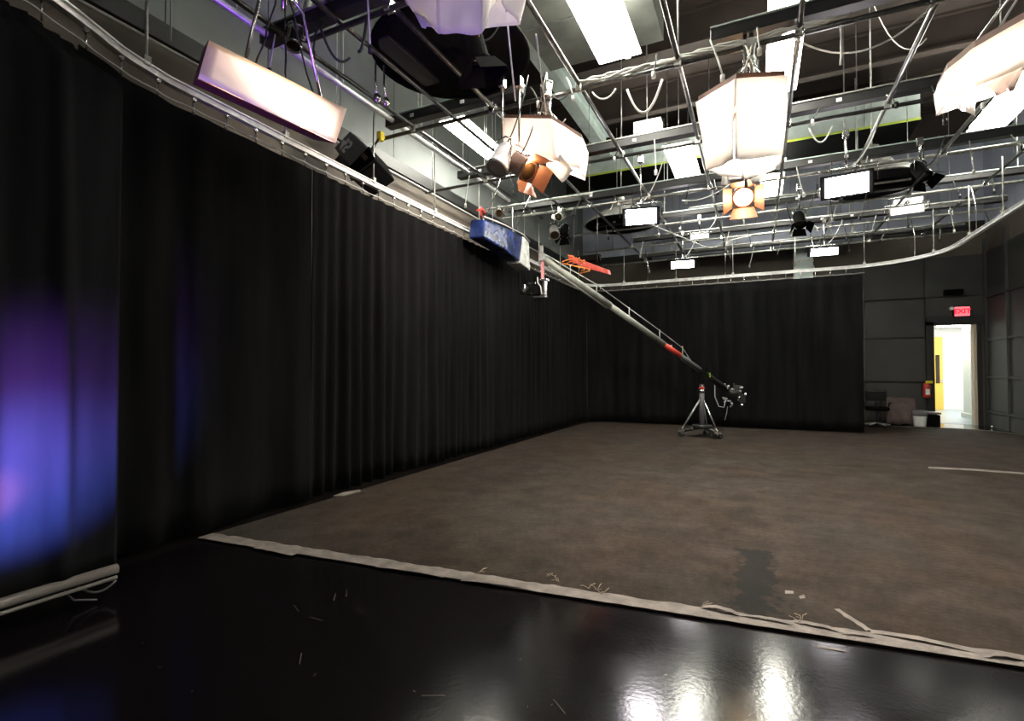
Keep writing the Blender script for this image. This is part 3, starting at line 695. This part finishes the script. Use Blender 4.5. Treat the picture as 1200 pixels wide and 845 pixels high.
softbox([d0, d1, d2_], [off(d2_, (.1, .5, .05)), off(d0, (.05, .45, .05))], 'cream softbox cut off by the right edge of the picture, with a loose flap', Vector((2.0, 4.7, GZ)), energy=40, lampc=(1, .95, .85))
e0_ = V2(470, -30, 4, 3.35, 476); e1_ = V2(512, -25, 38, 3.2, 513); e2_ = V2(566, -28, 39, 3.25, 565); e3_ = V2(590, -40, -5, 3.6, 582)
softbox([e0_, e1_, e2_, e3_], [off(e3_, (0, .45, .05)), off(e0_, (0, .5, .05))], 'softbox lit violet at the top edge of the picture, under the black dome', Vector((-2.2, 3.6, GZ + .2)), energy=.5)
# loose flaps as separate sheets tied to boxes
tag(MB().sheet(oy(1147, 98, 4.4), oy(1205, 72, 4.2), oy(1190, 105, 4.3), oy(1168, 112, 4.4), 8, 4, .02).build('gel_flap', mat('grey_gel', (.35, .3, .28), .6, trans=.3), thick=.003), 'dull grey filter flap hanging under the cream softbox at the right edge', 'filter')
tag(MB().sheet(oy(1127, 104, 4.5), oy(1142, 99, 4.45), oy(1144, 136, 4.5), oy(1122, 127, 4.55), 4, 3, .01).build('gel_flap', 'cloth', thick=.003), 'small pale square flap hanging below the left corner of the cream softbox', 'filter')
tag(MB().sheet(oy(640, 194, 5.2), oy(657, 181, 5.1), oy(672, 200, 5.1), oy(660, 214, 5.2), 4, 3, .01).build('gel_flap', 'cloth', thick=.003), 'small pale square filter tilted below the middle softbox', 'filter')
tag(MB().sheet(oy(485, 14, 3.2), oy(498, 20, 3.2), oy(506, 31, 3.2), oy(495, 33, 3.2), 4, 3, .01).build('gel_flap', 'cloth', thick=.003), 'small pale cloth corner poking out below the violet softbox', 'filter')

# ---------------------------------------------------------------- spotlights
def look(d): return Vector(d).normalized().to_track_quat('Z', 'Y').to_matrix()
def fresnel(c, d, label, size=.22, glow=None, body='brownmetal', up=GZ, doors=True, length=None, rot=0):
    """body cylinder + lens + four barn doors + yoke + clamp"""
    c = Vector(c); m = look(d) @ Matrix.Rotation(R(rot), 3, 'Z'); L = length or size * 1.5
    t = thing('spotlight', label, 'spotlight', c)
    s = size / 2
    MB().lathe([(.01, -L), (s * .75, -L), (s, -L * .75), (s, 0), (s * 1.12, 0), (s * 1.12, .03), (s * .9, .03)], c, 18, m).build('housing', body, t)
    MB().lathe([(.001, .022), (s * .5, .02), (s * .9, .008)], c, 18, m).build('lens', glow or 'glass', t)
    for k in range(4):
        mm = m @ Matrix.Rotation(R(90 * k), 3, 'Z')
        if doors:
            MB().prism([c + mm @ Vector(p) for p in [(-s, s * 1.05, .03), (s, s * 1.05, .03), (s * 1.35, s * 1.9, size * .75), (-s * 1.35, s * 1.9, size * .75)]], mm @ Vector((0, .004, 0))).build('barn_door', body, t)
    MB().box(c + m @ Vector((0, 0, -L * .4)), (s * 1.4, s * 1.4, s * .4), m).build('vent_box', body, t)
    top = Vector((c.x, c.y, up))
    side = m @ Vector((1, 0, 0)); side = Vector((side.x, side.y, 0)).normalized() if Vector((side.x, side.y, 0)).length > .1 else Vector((1, 0, 0))
    cc = c + m @ Vector((0, 0, -L * .4))
    MB().tube([cc + side * s * 1.15, cc + side * s * 1.2 + Vector((0, 0, s * 1.6)), cc + side * s * .5 + Vector((0, 0, s * 2)), cc - side * s * .5 + Vector((0, 0, s * 2)), cc - side * s * 1.2 + Vector((0, 0, s * 1.6)), cc - side * s * 1.15], .01, 6).build('yoke', 'chrome', t)
    MB().cyl((cc.x, cc.y, cc.z + s * 2), (cc.x, cc.y, up), .014, 8).box((cc.x, cc.y, up - .02), (.07, .08, .1)).build('clamp', 'chrome', t)
    MB().tube(droop((cc.x, cc.y, cc.z + s), (cc.x + .3, cc.y + .05, up + .02), .15, 10), .008, 5).build('cable', 'cable', t)
    return t
def toward(c, tgt=(0, 0, H)): return Vector(tgt) - Vector(c)
c = oy(871, 231, 7.5)
fresnel(c, toward(c, (.1, 0, 0)), 'glowing tungsten spotlight with brown barn doors, right of centre under the large softbox', .26, 'tungsten')
lamp('POINT', c + Vector((0, -.12, -.05)), 14, (1, .6, .3), None, .05)
c = oy(618, 200, 5.1)
fresnel(c, (.55, -.2, -.45), 'brown spotlight angled down under the middle softbox', .22, None, 'brownmetal', GZ, True, .4)
lamp('POINT', oy(622, 189, 5.0), 9, (1, .55, .25), None, .03)
c = oy(583, 196, 5.0)
t = fresnel(c, (-.2, -.5, -.85), 'spotlight wrapped in creased clear plastic beside the brown one', .24, 'cloth', 'cloth_dull', GZ, False, .32)
c = oy(874, 176, 5.5)
t = thing('ballast_unit', 'brown box with white curved brackets hung under the large softbox', 'ballast', c)
MB().box(c, (.34, .2, .15)).build('case', 'brownmetal', t, bevel=.01)
MB().tube([c + Vector((.15, -.05, -.07)), c + Vector((.19, -.05, -.18)), c + Vector((.14, -.05, -.30)), c + Vector((.05, -.05, -.34))], .03, 8).build('bracket', 'white', t)
MB().tube([c + Vector((-.13, -.05, -.07)), c + Vector((-.18, -.05, -.2)), c + Vector((-.2, -.05, -.34))], .03, 8).build('bracket', 'white', t)
MB().box(c + Vector((-.08, -.02, -.22)), (.16, .1, .16)).build('junction_box', 'cloth_dull', t, bevel=.01)
MB().box(c + Vector((0, -.06, -.12)), (.08, .08, .09)).cyl(c + Vector((0, -.06, -.1)), c + Vector((0, -.06, -.4)), .015, 6).build('bolt', 'chrome', t)
MB().cyl(c, Vector((c.x, 5.6, GZ + .2)), .02, 8).cyl(c + Vector((.08, 0, 0)), Vector((c.x + .08, 5.6, GZ)), .014, 8).build('stem', 'chrome', t)
# numbered black spotlight at the left
c = oy(424, 187, 5.2)
t = thing('profile_spotlight', 'black spotlight with a painted white number on its grey side, tilted over the left curtain', 'spotlight', c)
ax = (oy(447, 212, 5.05) - oy(402, 166, 5.35)).normalized()
sd = toward(c).normalized(); upv = ax.cross(sd).normalized(); sd = upv.cross(ax).normalized()
mt = Matrix((ax, upv, sd)).transposed()
MB().box(c + mt @ Vector((-.10, 0, 0)), (.62, .32, .32), mt).build('body', 'grey_shell', t, bevel=.02)
hd = MB(); hd.add([c + mt @ Vector(p) for p in [(.20, -.19, -.18), (.20, .19, -.18), (.20, .19, .18), (.20, -.19, .18), (.52, -.12, -.22), (.42, .26, -.22), (.42, .26, .20), (.52, -.12, .20)]],
       [(0, 1, 2, 3), (4, 5, 6, 7), (0, 1, 5, 4), (1, 2, 6, 5), (2, 3, 7, 6), (3, 0, 4, 7)]); hd.build('hood', 'matte', t, bevel=.01)
MB().box(c + mt @ Vector((.0, .21, .02)), (.48, .12, .24), mt).build('ballast_fins', 'black', t, bevel=.015)
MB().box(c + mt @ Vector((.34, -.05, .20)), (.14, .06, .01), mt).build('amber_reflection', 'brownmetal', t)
for k in (-1, 1):
    MB().box(c + mt @ Vector((-.08, k * .164, .12)), (.5, .012, .02), mt).build('edge_trim', 'pipe_grey', t)
mw = Matrix.Translation(c + mt @ Vector((-.24, .01, .163))) @ mt.to_4x4()
text_mesh('45', .25, 'number', 'number', t, mw, .002, .006)
top = oy(446, 160, 5.5); 
MB().tube([c + mt @ Vector((.05, 0, -.15)), c + mt @ Vector((0, .3, -.1)), top, c + mt @ Vector((.2, .28, .05)), c + mt @ Vector((.12, .12, .14))], .016, 6).build('yoke', 'black', t)
MB().box(top, (.07, .07, .12)).cyl(top, Vector((top.x, 5.6, GZ)), .02, 8).build('clamp', 'yellow_tag', t)
# blue wrapped strip light
c = ox(590, 278, -3.85)
t = thing('wrapped_light', 'long strip light wrapped in shiny blue plastic at the head of the crane', 'lamp', c)
y0_, y1_ = 6.95, 8.45
MB().add([(-3.85, y0_, 3.50), (-3.85, y0_ + .02, 3.80), (-4.10, y0_ + .02, 3.82), (-4.12, y0_, 3.52), (-3.83, y1_ - .15, 3.36), (-3.85, y1_, 3.88), (-4.12, y1_, 3.88), (-4.12, y1_ - .1, 3.40),
          (-3.80, (y0_ + y1_) / 2, 3.44), (-3.84, (y0_ + y1_) / 2, 3.86), (-4.12, (y0_ + y1_) / 2, 3.86), (-4.12, (y0_ + y1_) / 2, 3.46)],
         [(0, 1, 2, 3), (4, 5, 6, 7), (0, 8, 9, 1), (8, 4, 5, 9), (1, 9, 10, 2), (9, 5, 6, 10), (2, 10, 11, 3), (10, 6, 7, 11), (3, 11, 8, 0), (11, 7, 4, 8)]).build('plastic_wrap', 'blue', t, bevel=.03)
MB().add([(-3.84, y1_ + .0, 3.88), (-4.12, y1_, 3.88), (-4.1, y1_ + .22, 3.80), (-3.82, y1_ + .22, 3.80), (-3.8, y1_ - .22, 3.34), (-4.1, y1_ - .2, 3.36), (-4.08, y1_ + .2, 3.30), (-3.8, y1_ + .22, 3.28)],
         [(0, 1, 2, 3), (4, 5, 6, 7), (0, 3, 7, 4), (1, 2, 6, 5), (2, 3, 7, 6), (0, 1, 5, 4)]).build('clear_end', 'clear', t, bevel=.02)
MB().tube([(-3.84, y0_, 3.83), (-3.84, (y0_ + y1_) / 2, 3.89), (-3.84, y1_, 3.91), (-3.81, y1_ + .22, 3.82)], .012, 6).build('seam', 'cable_white', t)
MB().cyl((-3.95, y0_ + .2, 3.8), (-3.55, y0_ + .2, GZ), .008, 6).cyl((-3.95, y1_ - .2, 3.85), (-3.55, y1_ - .2, GZ), .008, 6).build('hanger', 'chrome', t)
q = Vector((-3.9, y0_ - .02, 3.84))
MB().tube([q + Vector((.0, -.1, .06)), q + Vector((.02, .05, .12)), q + Vector((-.03, .1, .0)), q + Vector((.05, -.06, .0)), q + Vector((0, .02, .14)), q + Vector((.0, .16, .1))], .02, 6).build('orange_tie', 'red', t)

# LED panels
def led(u, v, Y, wd, ht, label, tilt=35, yaw=0, body='matte', bw=1.25, face='led'):
    c = oy(u, v, Y); t = thing('led_panel', label, 'lamp', c)
    dd = toward(c); az = math.atan2(dd.x, -dd.y) + R(yaw)
    m = Matrix.Rotation(az, 3, 'Z') @ Matrix.Rotation(R(-tilt), 3, 'X')     # local -Y faces the room
    m = Matrix.Rotation(az, 3, 'Z') @ Matrix.Rotation(R(tilt), 3, 'X')
    MB().box(c + m @ Vector((0, .06, 0)), (wd * bw, .1, ht * bw), m).build('case', body, t, bevel=.01)
    MB().box(c + m @ Vector((0, .0, 0)), (wd, .02, ht), m).build('light_face', face, t)
    MB().tube([c + m @ Vector((-wd * .7, .06, 0)), c + m @ Vector((-wd * .7, .06, ht * .9)), c + m @ Vector((wd * .7, .06, ht * .9)), c + m @ Vector((wd * .7, .06, 0))], .01, 6).build('yoke', 'chrome', t)
    e = c + m @ Vector((0, .06, ht * .9))
    MB().cyl(e, (e.x, e.y, GZ), .013, 8).box((e.x, e.y, GZ), (.07, .08, .1)).build('clamp', 'chrome', t)
    MB().tube(droop(e, (e.x + .35, e.y + .05, GZ), .12, 8), .008, 5).build('cable', 'cable_white', t)
led(751, 254, 7.9, .45, .22, 'small bright LED panel hanging before the far left dome', 20)
led(992, 217, 8.3, .5, .26, 'small bright LED panel hanging before the right dome', 22)
led(800, 310, 12.6, .5, .16, 'small bright LED panel just above the back rail, left one', 20)
led(966, 295, 12.9, .5, .15, 'small bright LED panel just above the back rail, right one', 20, 8)
M['led_dim'] = mat('led_dim', (.8, .8, .75), .5, emit=(1, .97, .9), es=1.0)
led(1063, 246, 12.2, .5, .14, 'lower of two pale light bars under the grid at the right', 10, 5, 'pipe_grey', 1.1, 'led_dim')
led(1064, 236, 12.6, .45, .12, 'upper of two pale light bars under the grid at the right', 10, 5, 'pipe_grey', 1.1, 'led_dim')
led(820, 277, 11.4, .35, .09, 'faint pale light bar in the far middle of the grid', 10, 5, 'pipe_grey', 1.1, 'led_dim')
wbx = oz(765, 166, 4.98)
tag(MB().b2((wbx.x - .2, 7.55, 4.935), (wbx.x + .2, 7.75, 5.12)).build('junction_box', 'white', bevel=.01), 'white box on top of the wireway above the left bright ceiling lamp', 'box')
# violet-tinted unused lamp heads around the domes
c = oz(700, 300, 4.4)
t = thing('cable_coil', 'tangle of red and orange cable hung below the grid near the back corner', 'cable', c)
c = oy(688, 307, 10.2)
vdir = (oy(712, 318, 10.4) - oy(665, 300, 10.0))
mbr = MB().prism([oy(665, 298, 10.0), oy(668, 306, 10.0), oy(690, 315, 10.2), oy(713, 321, 10.4), oy(712, 316, 10.4), oy(690, 308, 10.2)], (0, .2, .02))
t.location = c; mbr.build('sleeve', 'red', t)
for k in range(4):
    MB().tube([oy(666 + k * 6 + 8 * math.sin(i * .9 + k), 299 + k * 3 + i * 1.6, 10.0 + .05 * k) for i in range(9)], .014, 5).build('loop', 'orange', t)
MB().cyl(oy(672, 300, 10.1), Vector((oy(672, 300, 10.1).x, 10.1, GZ)), .012, 6).cyl(oy(700, 308, 10.1), Vector((oy(700, 308, 10.1).x, 10.1, GZ)), .012, 6).build('hanger', 'cable', t)
MB().box(oy(690, 303, 10.4), (.5, .15, .12)).build('tray', 'matte', t)
# more unlit lamp heads hung in the grid
def head(u, v, Y, label, s=.2, d=(0, -.3, -1), body='black', doors=True):
    c = oy(u, v, Y); return fresnel(c, d, label, s, 'glass', body, GZ, doors)
head(655, 254, 9.5, 'small pale-fronted unlit lamp head left of the far dome', .16, (0, -.9, -.4), 'pipe_grey', False)
head(650, 275, 9.9, 'unlit lamp head over the rail behind the crane head', .2, (.3, -.6, -.6), 'dome', False)
head(585, 250, 8.9, 'small round unlit lamp head above the blue wrapped light', .14, (.2, -.9, -.3), 'brownmetal', False)
head(938, 262, 10.2, 'black unlit lamp head left of the far duct riser', .18, (.1, -.5, -.8), 'matte', True)
head(660, 320 - 45, 11.4, 'dark unlit lamp head deep in the far left of the grid', .2, (0, -.5, -.8), 'matte', True)
head(1083, 206, 8.9, 'black unlit lamp head clamped right of the right dome', .17, (.3, -.4, -.8), 'matte', True)
head(640, 113, 5.5, 'bright metal clamp head above the middle softbox', .12, (0, -.2, -1), 'chrome', False)
head(344, 52, 3.4, 'tangle of metal lamp clamps over the left softbox', .14, (.2, -.3, -1), 'chrome', False)
head(560, 70, 4.1, 'black lamp head with metal yoke hung before the huge dome', .22, (.2, .3, -1), 'matte', True)
# bright braided stem at the upper left
tag(MB().tube([oz(362, 0, 5.2), oz(355, 25, 4.95), oz(348, 48, 4.7)], .035, 8).build('braided_hose', 'clear'), 'pale braided hose coming down at the upper left beside a lamp clamp', 'hose')
tag(MB().b2((-3.5, 2.7, 4.95), (-2.4, 3.0, 5.25)).build('ceiling_box', 'black', bevel=.02), 'black box hung over the grid at the upper left', 'box')
tag(MB().b2((-3.62, 4.1, 4.86), (-3.40, 5.05, 4.98)).build('plug_box', 'black', bevel=.01), 'black plug box hung lengthwise on the grid left of the huge dome', 'box')
for k in range(2):
    a = oz(440 + 10 * k, 72 + 5 * k, 4.65)
    o = MB().tube([a, a + Vector((.0, .0, -.2)), a + Vector((.02, 0, -.36))], .012, 6).lathe([(.008, 0), (.04, -.03), (.045, -.08), (.01, -.11)], a + Vector((.02, 0, -.34)), 10)
    tag(o.build('hanging_plug', 'chrome'), '%s of two silver-tipped plugs hanging side by side left of the huge dome' % ('left' if k == 0 else 'right'), 'plug')

# ---------------------------------------------------------------- camera crane
pv = Vector((-1.06, 11.5, 1.40)); hdp = Vector((-3.42, 8.35, 3.42))
jb = thing('camera_crane', 'long camera crane on a small wheeled tripod, its arm rising left towards the grid', 'camera crane', (-1.06, 11.5, .013))
ad = (hdp - pv).normalized()
def A(t, dz=0): return pv + (hdp - pv) * t + Vector((0, 0, dz))
MB().cyl(A(-.2), A(.16), .055, 10).cyl(A(-.2, -.08), A(.2, -.05), .02, 8).build('rear_arm', 'black', jb)
MB().cyl(A(.16), A(.27), .058, 10, .05).build('red_sleeve', 'red', jb)
MB().cyl(A(.27), A(.62), .058, 10, .058).build('middle_arm', 'arm', jb)
MB().cyl(A(.62), A(1.0), .07, 10, .06).cyl(A(.64, -.09), A(.97, -.09), .018, 8).build('front_arm', 'arm', jb)
for k in range(6):
    tt = .66 + k * .06
    MB().cyl(A(tt, -.09), A(tt + .03, 0), .01, 5).build('strut', 'pipe_grey', jb)
MB().tube([A(.08, .06), A(.14, .2), A(.3, .22), A(.7, .22), A(.98, .1)], .007, 6).build('tension_cable', 'pipe_grey', jb)
for tt in (.14, .3, .5, .7, .85):
    MB().cyl(A(tt), A(tt, .24), .01, 5).build('cable_post', 'pipe_grey', jb)
for tt in (.1, .22, .5):
    MB().box(A(tt, .07), (.05, .05, .05)).build('bracket', 'chrome', jb)
MB().box(A(-.05, .02), (.09, .09, .09)).build('green_marker', 'green', jb)
# rear control cluster
rc = A(-.24)
MB().cyl(rc + Vector((-.12, 0, 0)), rc + Vector((.14, 0, 0)), .11, 14).build('counterweight', 'black', jb)
MB().box(rc + Vector((-.02, -.05, -.18)), (.3, .08, .2)).build('monitor', 'matte', jb, bevel=.01)
MB().box(rc + Vector((.1, -.02, .02)), (.16, .12, .3)).box(rc + Vector((.2, 0, -.12)), (.12, .1, .18)).build('control_box', 'black', jb, bevel=.01)
for k in range(18):
    p_ = rc + Vector((rnd.uniform(-.2, .3), rnd.uniform(-.2, -.08), rnd.uniform(-.3, .2)))
    MB().cyl(p_, p_ + Vector((rnd.uniform(-.07, .07), -.03, rnd.uniform(-.06, .06))), .02, 6).build('control_knob', 'chrome' if k % 2 else 'pipe_grey', jb)
MB().tube([A(-.1, -.05), A(-.1, -.35), A(-.13, -.5), A(-.17, -.45), A(-.19, -.2)], .009, 6).tube([A(-.16, -.25), A(-.2, -.2), A(-.17, -.33)], .01, 5).build('cable', 'cable_white', jb)
MB().tube([rc + Vector((-.1, 0, -.3)), rc + Vector((-.12, 0, -.45)), rc + Vector((-.16, 0, -.6))], .006, 5).build('strap', 'cable_white', jb)
# column and tripod
B = Vector((-1.06, 11.5, .013))
MB().box(pv + Vector((0, 0, -.1)), (.16, .14, .34)).box(pv + Vector((-.05, 0, .05)), (.3, .1, .12)).build('fulcrum', 'matte', jb, bevel=.01)
MB().cyl(B + Vector((0, 0, .25)), pv - Vector((0, 0, .2)), .06, 12, .045).build('column', 'grey_shell', jb)
MB().lathe([(.045, 0), (.065, .03), (.045, .06)], B + Vector((0, 0, 1.0)), 14).build('red_ring', 'red', jb)
MB().cyl(B + Vector((0, 0, .92)), B + Vector((0, 0, 1.0)), .055, 10).build('collar', 'chrome', jb)
for k, a in enumerate((200, 320, 80)):
    e = B + Vector((.42 * math.cos(R(a)), .42 * math.sin(R(a)), .12))
    MB().cyl(B + Vector((0, 0, .85)), e + Vector((0, 0, .03)), .018, 8).build('leg', 'pipe_grey' if k != 1 else 'chrome', jb)
    MB().cyl(B + Vector((0, 0, .2)), e, .035, 8).build('spreader', 'black', jb)
    wlr = MB()
    for s_ in (-1, 1):
        o_ = Vector((-math.sin(R(a)), math.cos(R(a)), 0)) * .06 * s_
        wlr.cyl(e + o_ - Vector((0, 0, .06)) - Vector((-math.sin(R(a)), math.cos(R(a)), 0)) * .015, e + o_ - Vector((0, 0, .06)) + Vector((-math.sin(R(a)), math.cos(R(a)), 0)) * .015, .06, 12)
    wlr.build('caster', 'black', jb)
    MB().box(e, (.12, .12, .05)).cyl(e + Vector((0, -.08, -.04)), e + Vector((0, -.06, -.04)), .02, 6).cyl(e + Vector((.06, -.08, -.06)), e + Vector((.06, -.06, -.06)), .016, 6).build('caster_bracket', 'chrome', jb)
MB().cyl(B + Vector((0, 0, .18)), B + Vector((0, 0, .25)), .2, 16).build('base_plate', 'black', jb)
# head
MB().box(hdp, (.1, .14, .12)).box(hdp + Vector((-.02, 0, .12)), (.05, .05, .2)).build('nose_plate', 'pipe_grey', jb)
MB().box(hdp + Vector((0, 0, -.2)), (.05, .03, .42)).build('pink_strap', 'pink', jb)
k0 = hdp + Vector((0, 0, -.5))
MB().box(k0 + Vector((.04, 0, -.04)), (.05, .1, .26)).box(k0 + Vector((.02, 0, .1)), (.16, .1, .04)).box(k0 + Vector((-.05, 0, -.2)), (.24, .1, .04)).build('head_bracket', 'chrome', jb, bevel=.005)
MB().box(k0 + Vector((-.16, 0, -.08)), (.26, .14, .15)).build('camera_body', 'matte', jb, bevel=.01)
MB().cyl(k0 + Vector((-.3, -.02, -.08)), k0 + Vector((-.42, -.05, -.08)), .05, 12).build('camera_lens', 'black', jb)
MB().box(k0 + Vector((-.2, -.01, .06)), (.14, .02, .02)).cyl(k0 + Vector((-.26, -.08, -.04)), k0 + Vector((-.26, -.1, -.04)), .03, 8).cyl(k0 + Vector((-.18, -.08, -.14)), k0 + Vector((-.18, -.1, -.14)), .018, 8).box(k0 + Vector((-.36, -.02, -.02)), (.04, .06, .12)).build('camera_fittings', 'chrome', jb)
MB().tube([k0 + Vector((-.1, 0, .16)), k0 + Vector((-.08, -.03, .05)), k0 + Vector((-.02, -.05, -.02)), k0 + Vector((0, -.05, -.16))], .01, 5).build('cable', 'cable_white', jb)

# ---------------------------------------------------------------- far right corner
c = Vector((4.55 + .02, YB - .05, 2.98))
t = thing('exit_sign', 'red lit exit sign on the wall above the open doorway', 'exit sign', c)
pL = oy(1119, 365, YB - .15); pR = oy(1137, 364, YB - .15)
cx = (pL + pR) / 2; cx.z = (oy(1128, 359.5, YB - .15).z + oy(1128, 370, YB - .15).z) / 2
wd = (pR - pL).length; ht = .24
t.location = (cx.x, YB - .1, cx.z)
MB().b2((cx.x - wd / 2 - .02, YB - .12, cx.z - ht / 2 - .02), (cx.x + wd / 2 + .02, YB - .04, cx.z + ht / 2 + .02)).build('case', 'matte', t)
MB().b2((cx.x - wd / 2, YB - .13, cx.z - ht / 2), (cx.x + wd / 2, YB - .12, cx.z + ht / 2)).build('face', 'exit_face', t)
text_mesh('EXIT', .17, 'letters', 'exit_red', t, Matrix.Translation((cx.x, YB - .134, cx.z)) @ Matrix.Rotation(R(90), 4, 'X'), .003, .006)
MB().cyl((cx.x - wd / 2 - .07, YB - .2, cx.z + .08), (cx.x - wd / 2 - .07, YB - .1, cx.z + .08), .045, 10).build('emergency_lamp', 'white', t)
a = oy(1106, 343, YB - .1); b = oy(1128, 342, YB - .1)
tag(MB().b2((a.x, YB - .2, a.z - .07), (b.x, YB - .04, a.z + .07)).build('wall_box', 'matte', bevel=.02), 'flat black box on the wall above the exit sign', 'box')
# extinguisher
c = oy(1086, 456, YB - .12)
t = thing('fire_extinguisher', 'red fire extinguisher on the black wall left of the doorway', 'fire extinguisher', c)
MB().lathe([(.0, -.24), (.075, -.23), (.085, -.19), (.085, .1), (.06, .17), (.03, .19), (.03, .22), (0, .22)], c, 18).build('cylinder', 'red', t)
MB().box(c + Vector((.04, -.05, .19)), (.14, .06, .07)).build('yellow_tag', 'yellow_tag', t)
MB().box(c + Vector((.0, -.085, -.07)), (.09, .008, .15)).build('label_plate', 'white', t)
MB().box(c + Vector((0, 0, .23)), (.05, .1, .03)).build('handle', 'black', t)
MB().tube([c + Vector((-.03, 0, .2)), c + Vector((-.11, 0, .1)), c + Vector((-.1, 0, -.15))], .012, 6).build('hose', 'black', t)
MB().b2((c.x - .05, c.y + .06, c.z - .1), (c.x + .05, YB - .03, c.z + .1)).build('wall_bracket', 'black', t)
# office chair
c = oz(1028, 501, 0); c = Vector((c.x, 15.15 if c.y < 15 else min(c.y, 15.9), .0))
t = thing('office_chair', 'black office chair half hidden behind the right end of the back curtain', 'chair', c)
CC = c
MB().box(CC + Vector((0, 0, .47)), (.46, .44, .09)).build('seat', 'matte', t, bevel=.035)
MB().box(CC + Vector((-.02, -.0, .80)), (.44, .08, .28), Matrix.Rotation(R(8), 3, 'X')).build('backrest', M['black'], t, bevel=.035)
MB().tube([CC + Vector((0, .05, .45)), CC + Vector((0, .12, .6)), CC + Vector((0, .06, .75))], .02, 8).build('back_stem', 'pipe', t)
for s_ in (-1, 1):
    MB().tube([CC + Vector((s_ * .22, .05, .45)), CC + Vector((s_ * .27, .05, .62)), CC + Vector((s_ * .27, -.15, .62))], .018, 6).build('armrest', 'black', t)
MB().cyl(CC + Vector((0, 0, .1)), CC + Vector((0, 0, .44)), .028, 10).build('gas_column', 'pipe', t)
for k in range(5):
    a = R(72 * k + 10); e = CC + Vector((.28 * math.cos(a), .28 * math.sin(a), .075))
    lg = MB().tube([CC + Vector((0, 0, .12)), e], .018, 6).build('leg', 'pipe_grey', t)
    MB().cyl(e + Vector((-.015, 0, -.035)), e + Vector((.015, 0, -.035)), .035, 10).build('caster', 'black', lg)
# draped table
a = oz(1040, 499, 0); yT = 16.25
x0 = oy(1040, 480, yT).x; x1 = oy(1072, 480, yT).x
t = thing('draped_table', 'small table under a brown cloth between the office chair and the bins', 'table', ((x0 + x1) / 2, yT + .3, 0))
vs = []; n = 60
ringp = []
cor = [(x0, yT), (x1, yT), (x1, yT + .6), (x0, yT + .6)]
for k in range(4):
    p0 = Vector((*cor[k], 0)); p1 = Vector((*cor[(k + 1) % 4], 0))
    for i in range(15): ringp.append(p0.lerp(p1, i / 15))
cen = Vector(((x0 + x1) / 2, yT + .3, 0))
lv = [(.70, 1.0, 0), (.69, 1.02, .0), (.45, 1.06, .015), (.2, 1.1, .03), (.03, 1.14, .045)]
for z, sc_, wv in lv:
    for i, p in enumerate(ringp):
        d = p - cen; vs.append(cen + d * (sc_ + wv * math.sin(i * 1.3)) + Vector((0, 0, z + (.02 * math.sin(i * .8) if z < .1 else 0))))
n = len(ringp)
fs = [(j * n + i, j * n + (i + 1) % n, (j + 1) * n + (i + 1) % n, (j + 1) * n + i) for j in range(len(lv) - 1) for i in range(n)] + [list(range(n))]
MB().add(vs, fs, True).build('cloth', 'brownclothe', t, thick=.004)
MB().b2((x0 + .03, yT + .03, .66), (x1 - .03, yT + .57, .69)).build('tabletop', 'black', t)
for xx in (x0 + .06, x1 - .06):
    for y_ in (yT + .06, yT + .54):
        MB().cyl((xx, y_, 0), (xx, y_, .66), .018, 8).build('leg', 'pipe', t)
# bins
c = Vector((oy(1078, 490, 16.1).x, 16.1, 0))
t = thing('waste_bin', 'white lined waste bin with a dark rim, left of the black crate', 'bin', c)
MB().lathe([(.12, .0), (.125, .02), (.15, .30), (.15, .31)], c, 20).build('bucket', 'white', t, thick=.006)
MB().lathe([(.152, .27), (.165, .30), (.16, .40), (.14, .41), (.135, .3)], c, 20).build('liner', 'grey_shell', t, thick=.004)
xa = oy(1085, 490, 16.2).x; xb = oy(1100, 490, 16.2).x
t = thing('crate', 'black box with a grey lid standing beside the door frame', 'crate', ((xa + xb) / 2, 16.2, 0))
MB().b2((xa, 16.05, 0), (xb, 16.4, .30)).build('box', 'matte', t, bevel=.01)
MB().b2((xa - .06, 16.02, .32), (xb + .01, 16.43, .37)).build('lid', 'grey_shell', t, bevel=.01)
c = oz(1157, 500, 0)
tag(MB().cyl((5.2, 16.4, .0), (5.2, 16.4, .06), .025, 8).build('door_stop', 'chrome'), 'small bright door stop on the floor right of the doorway', 'door stop')
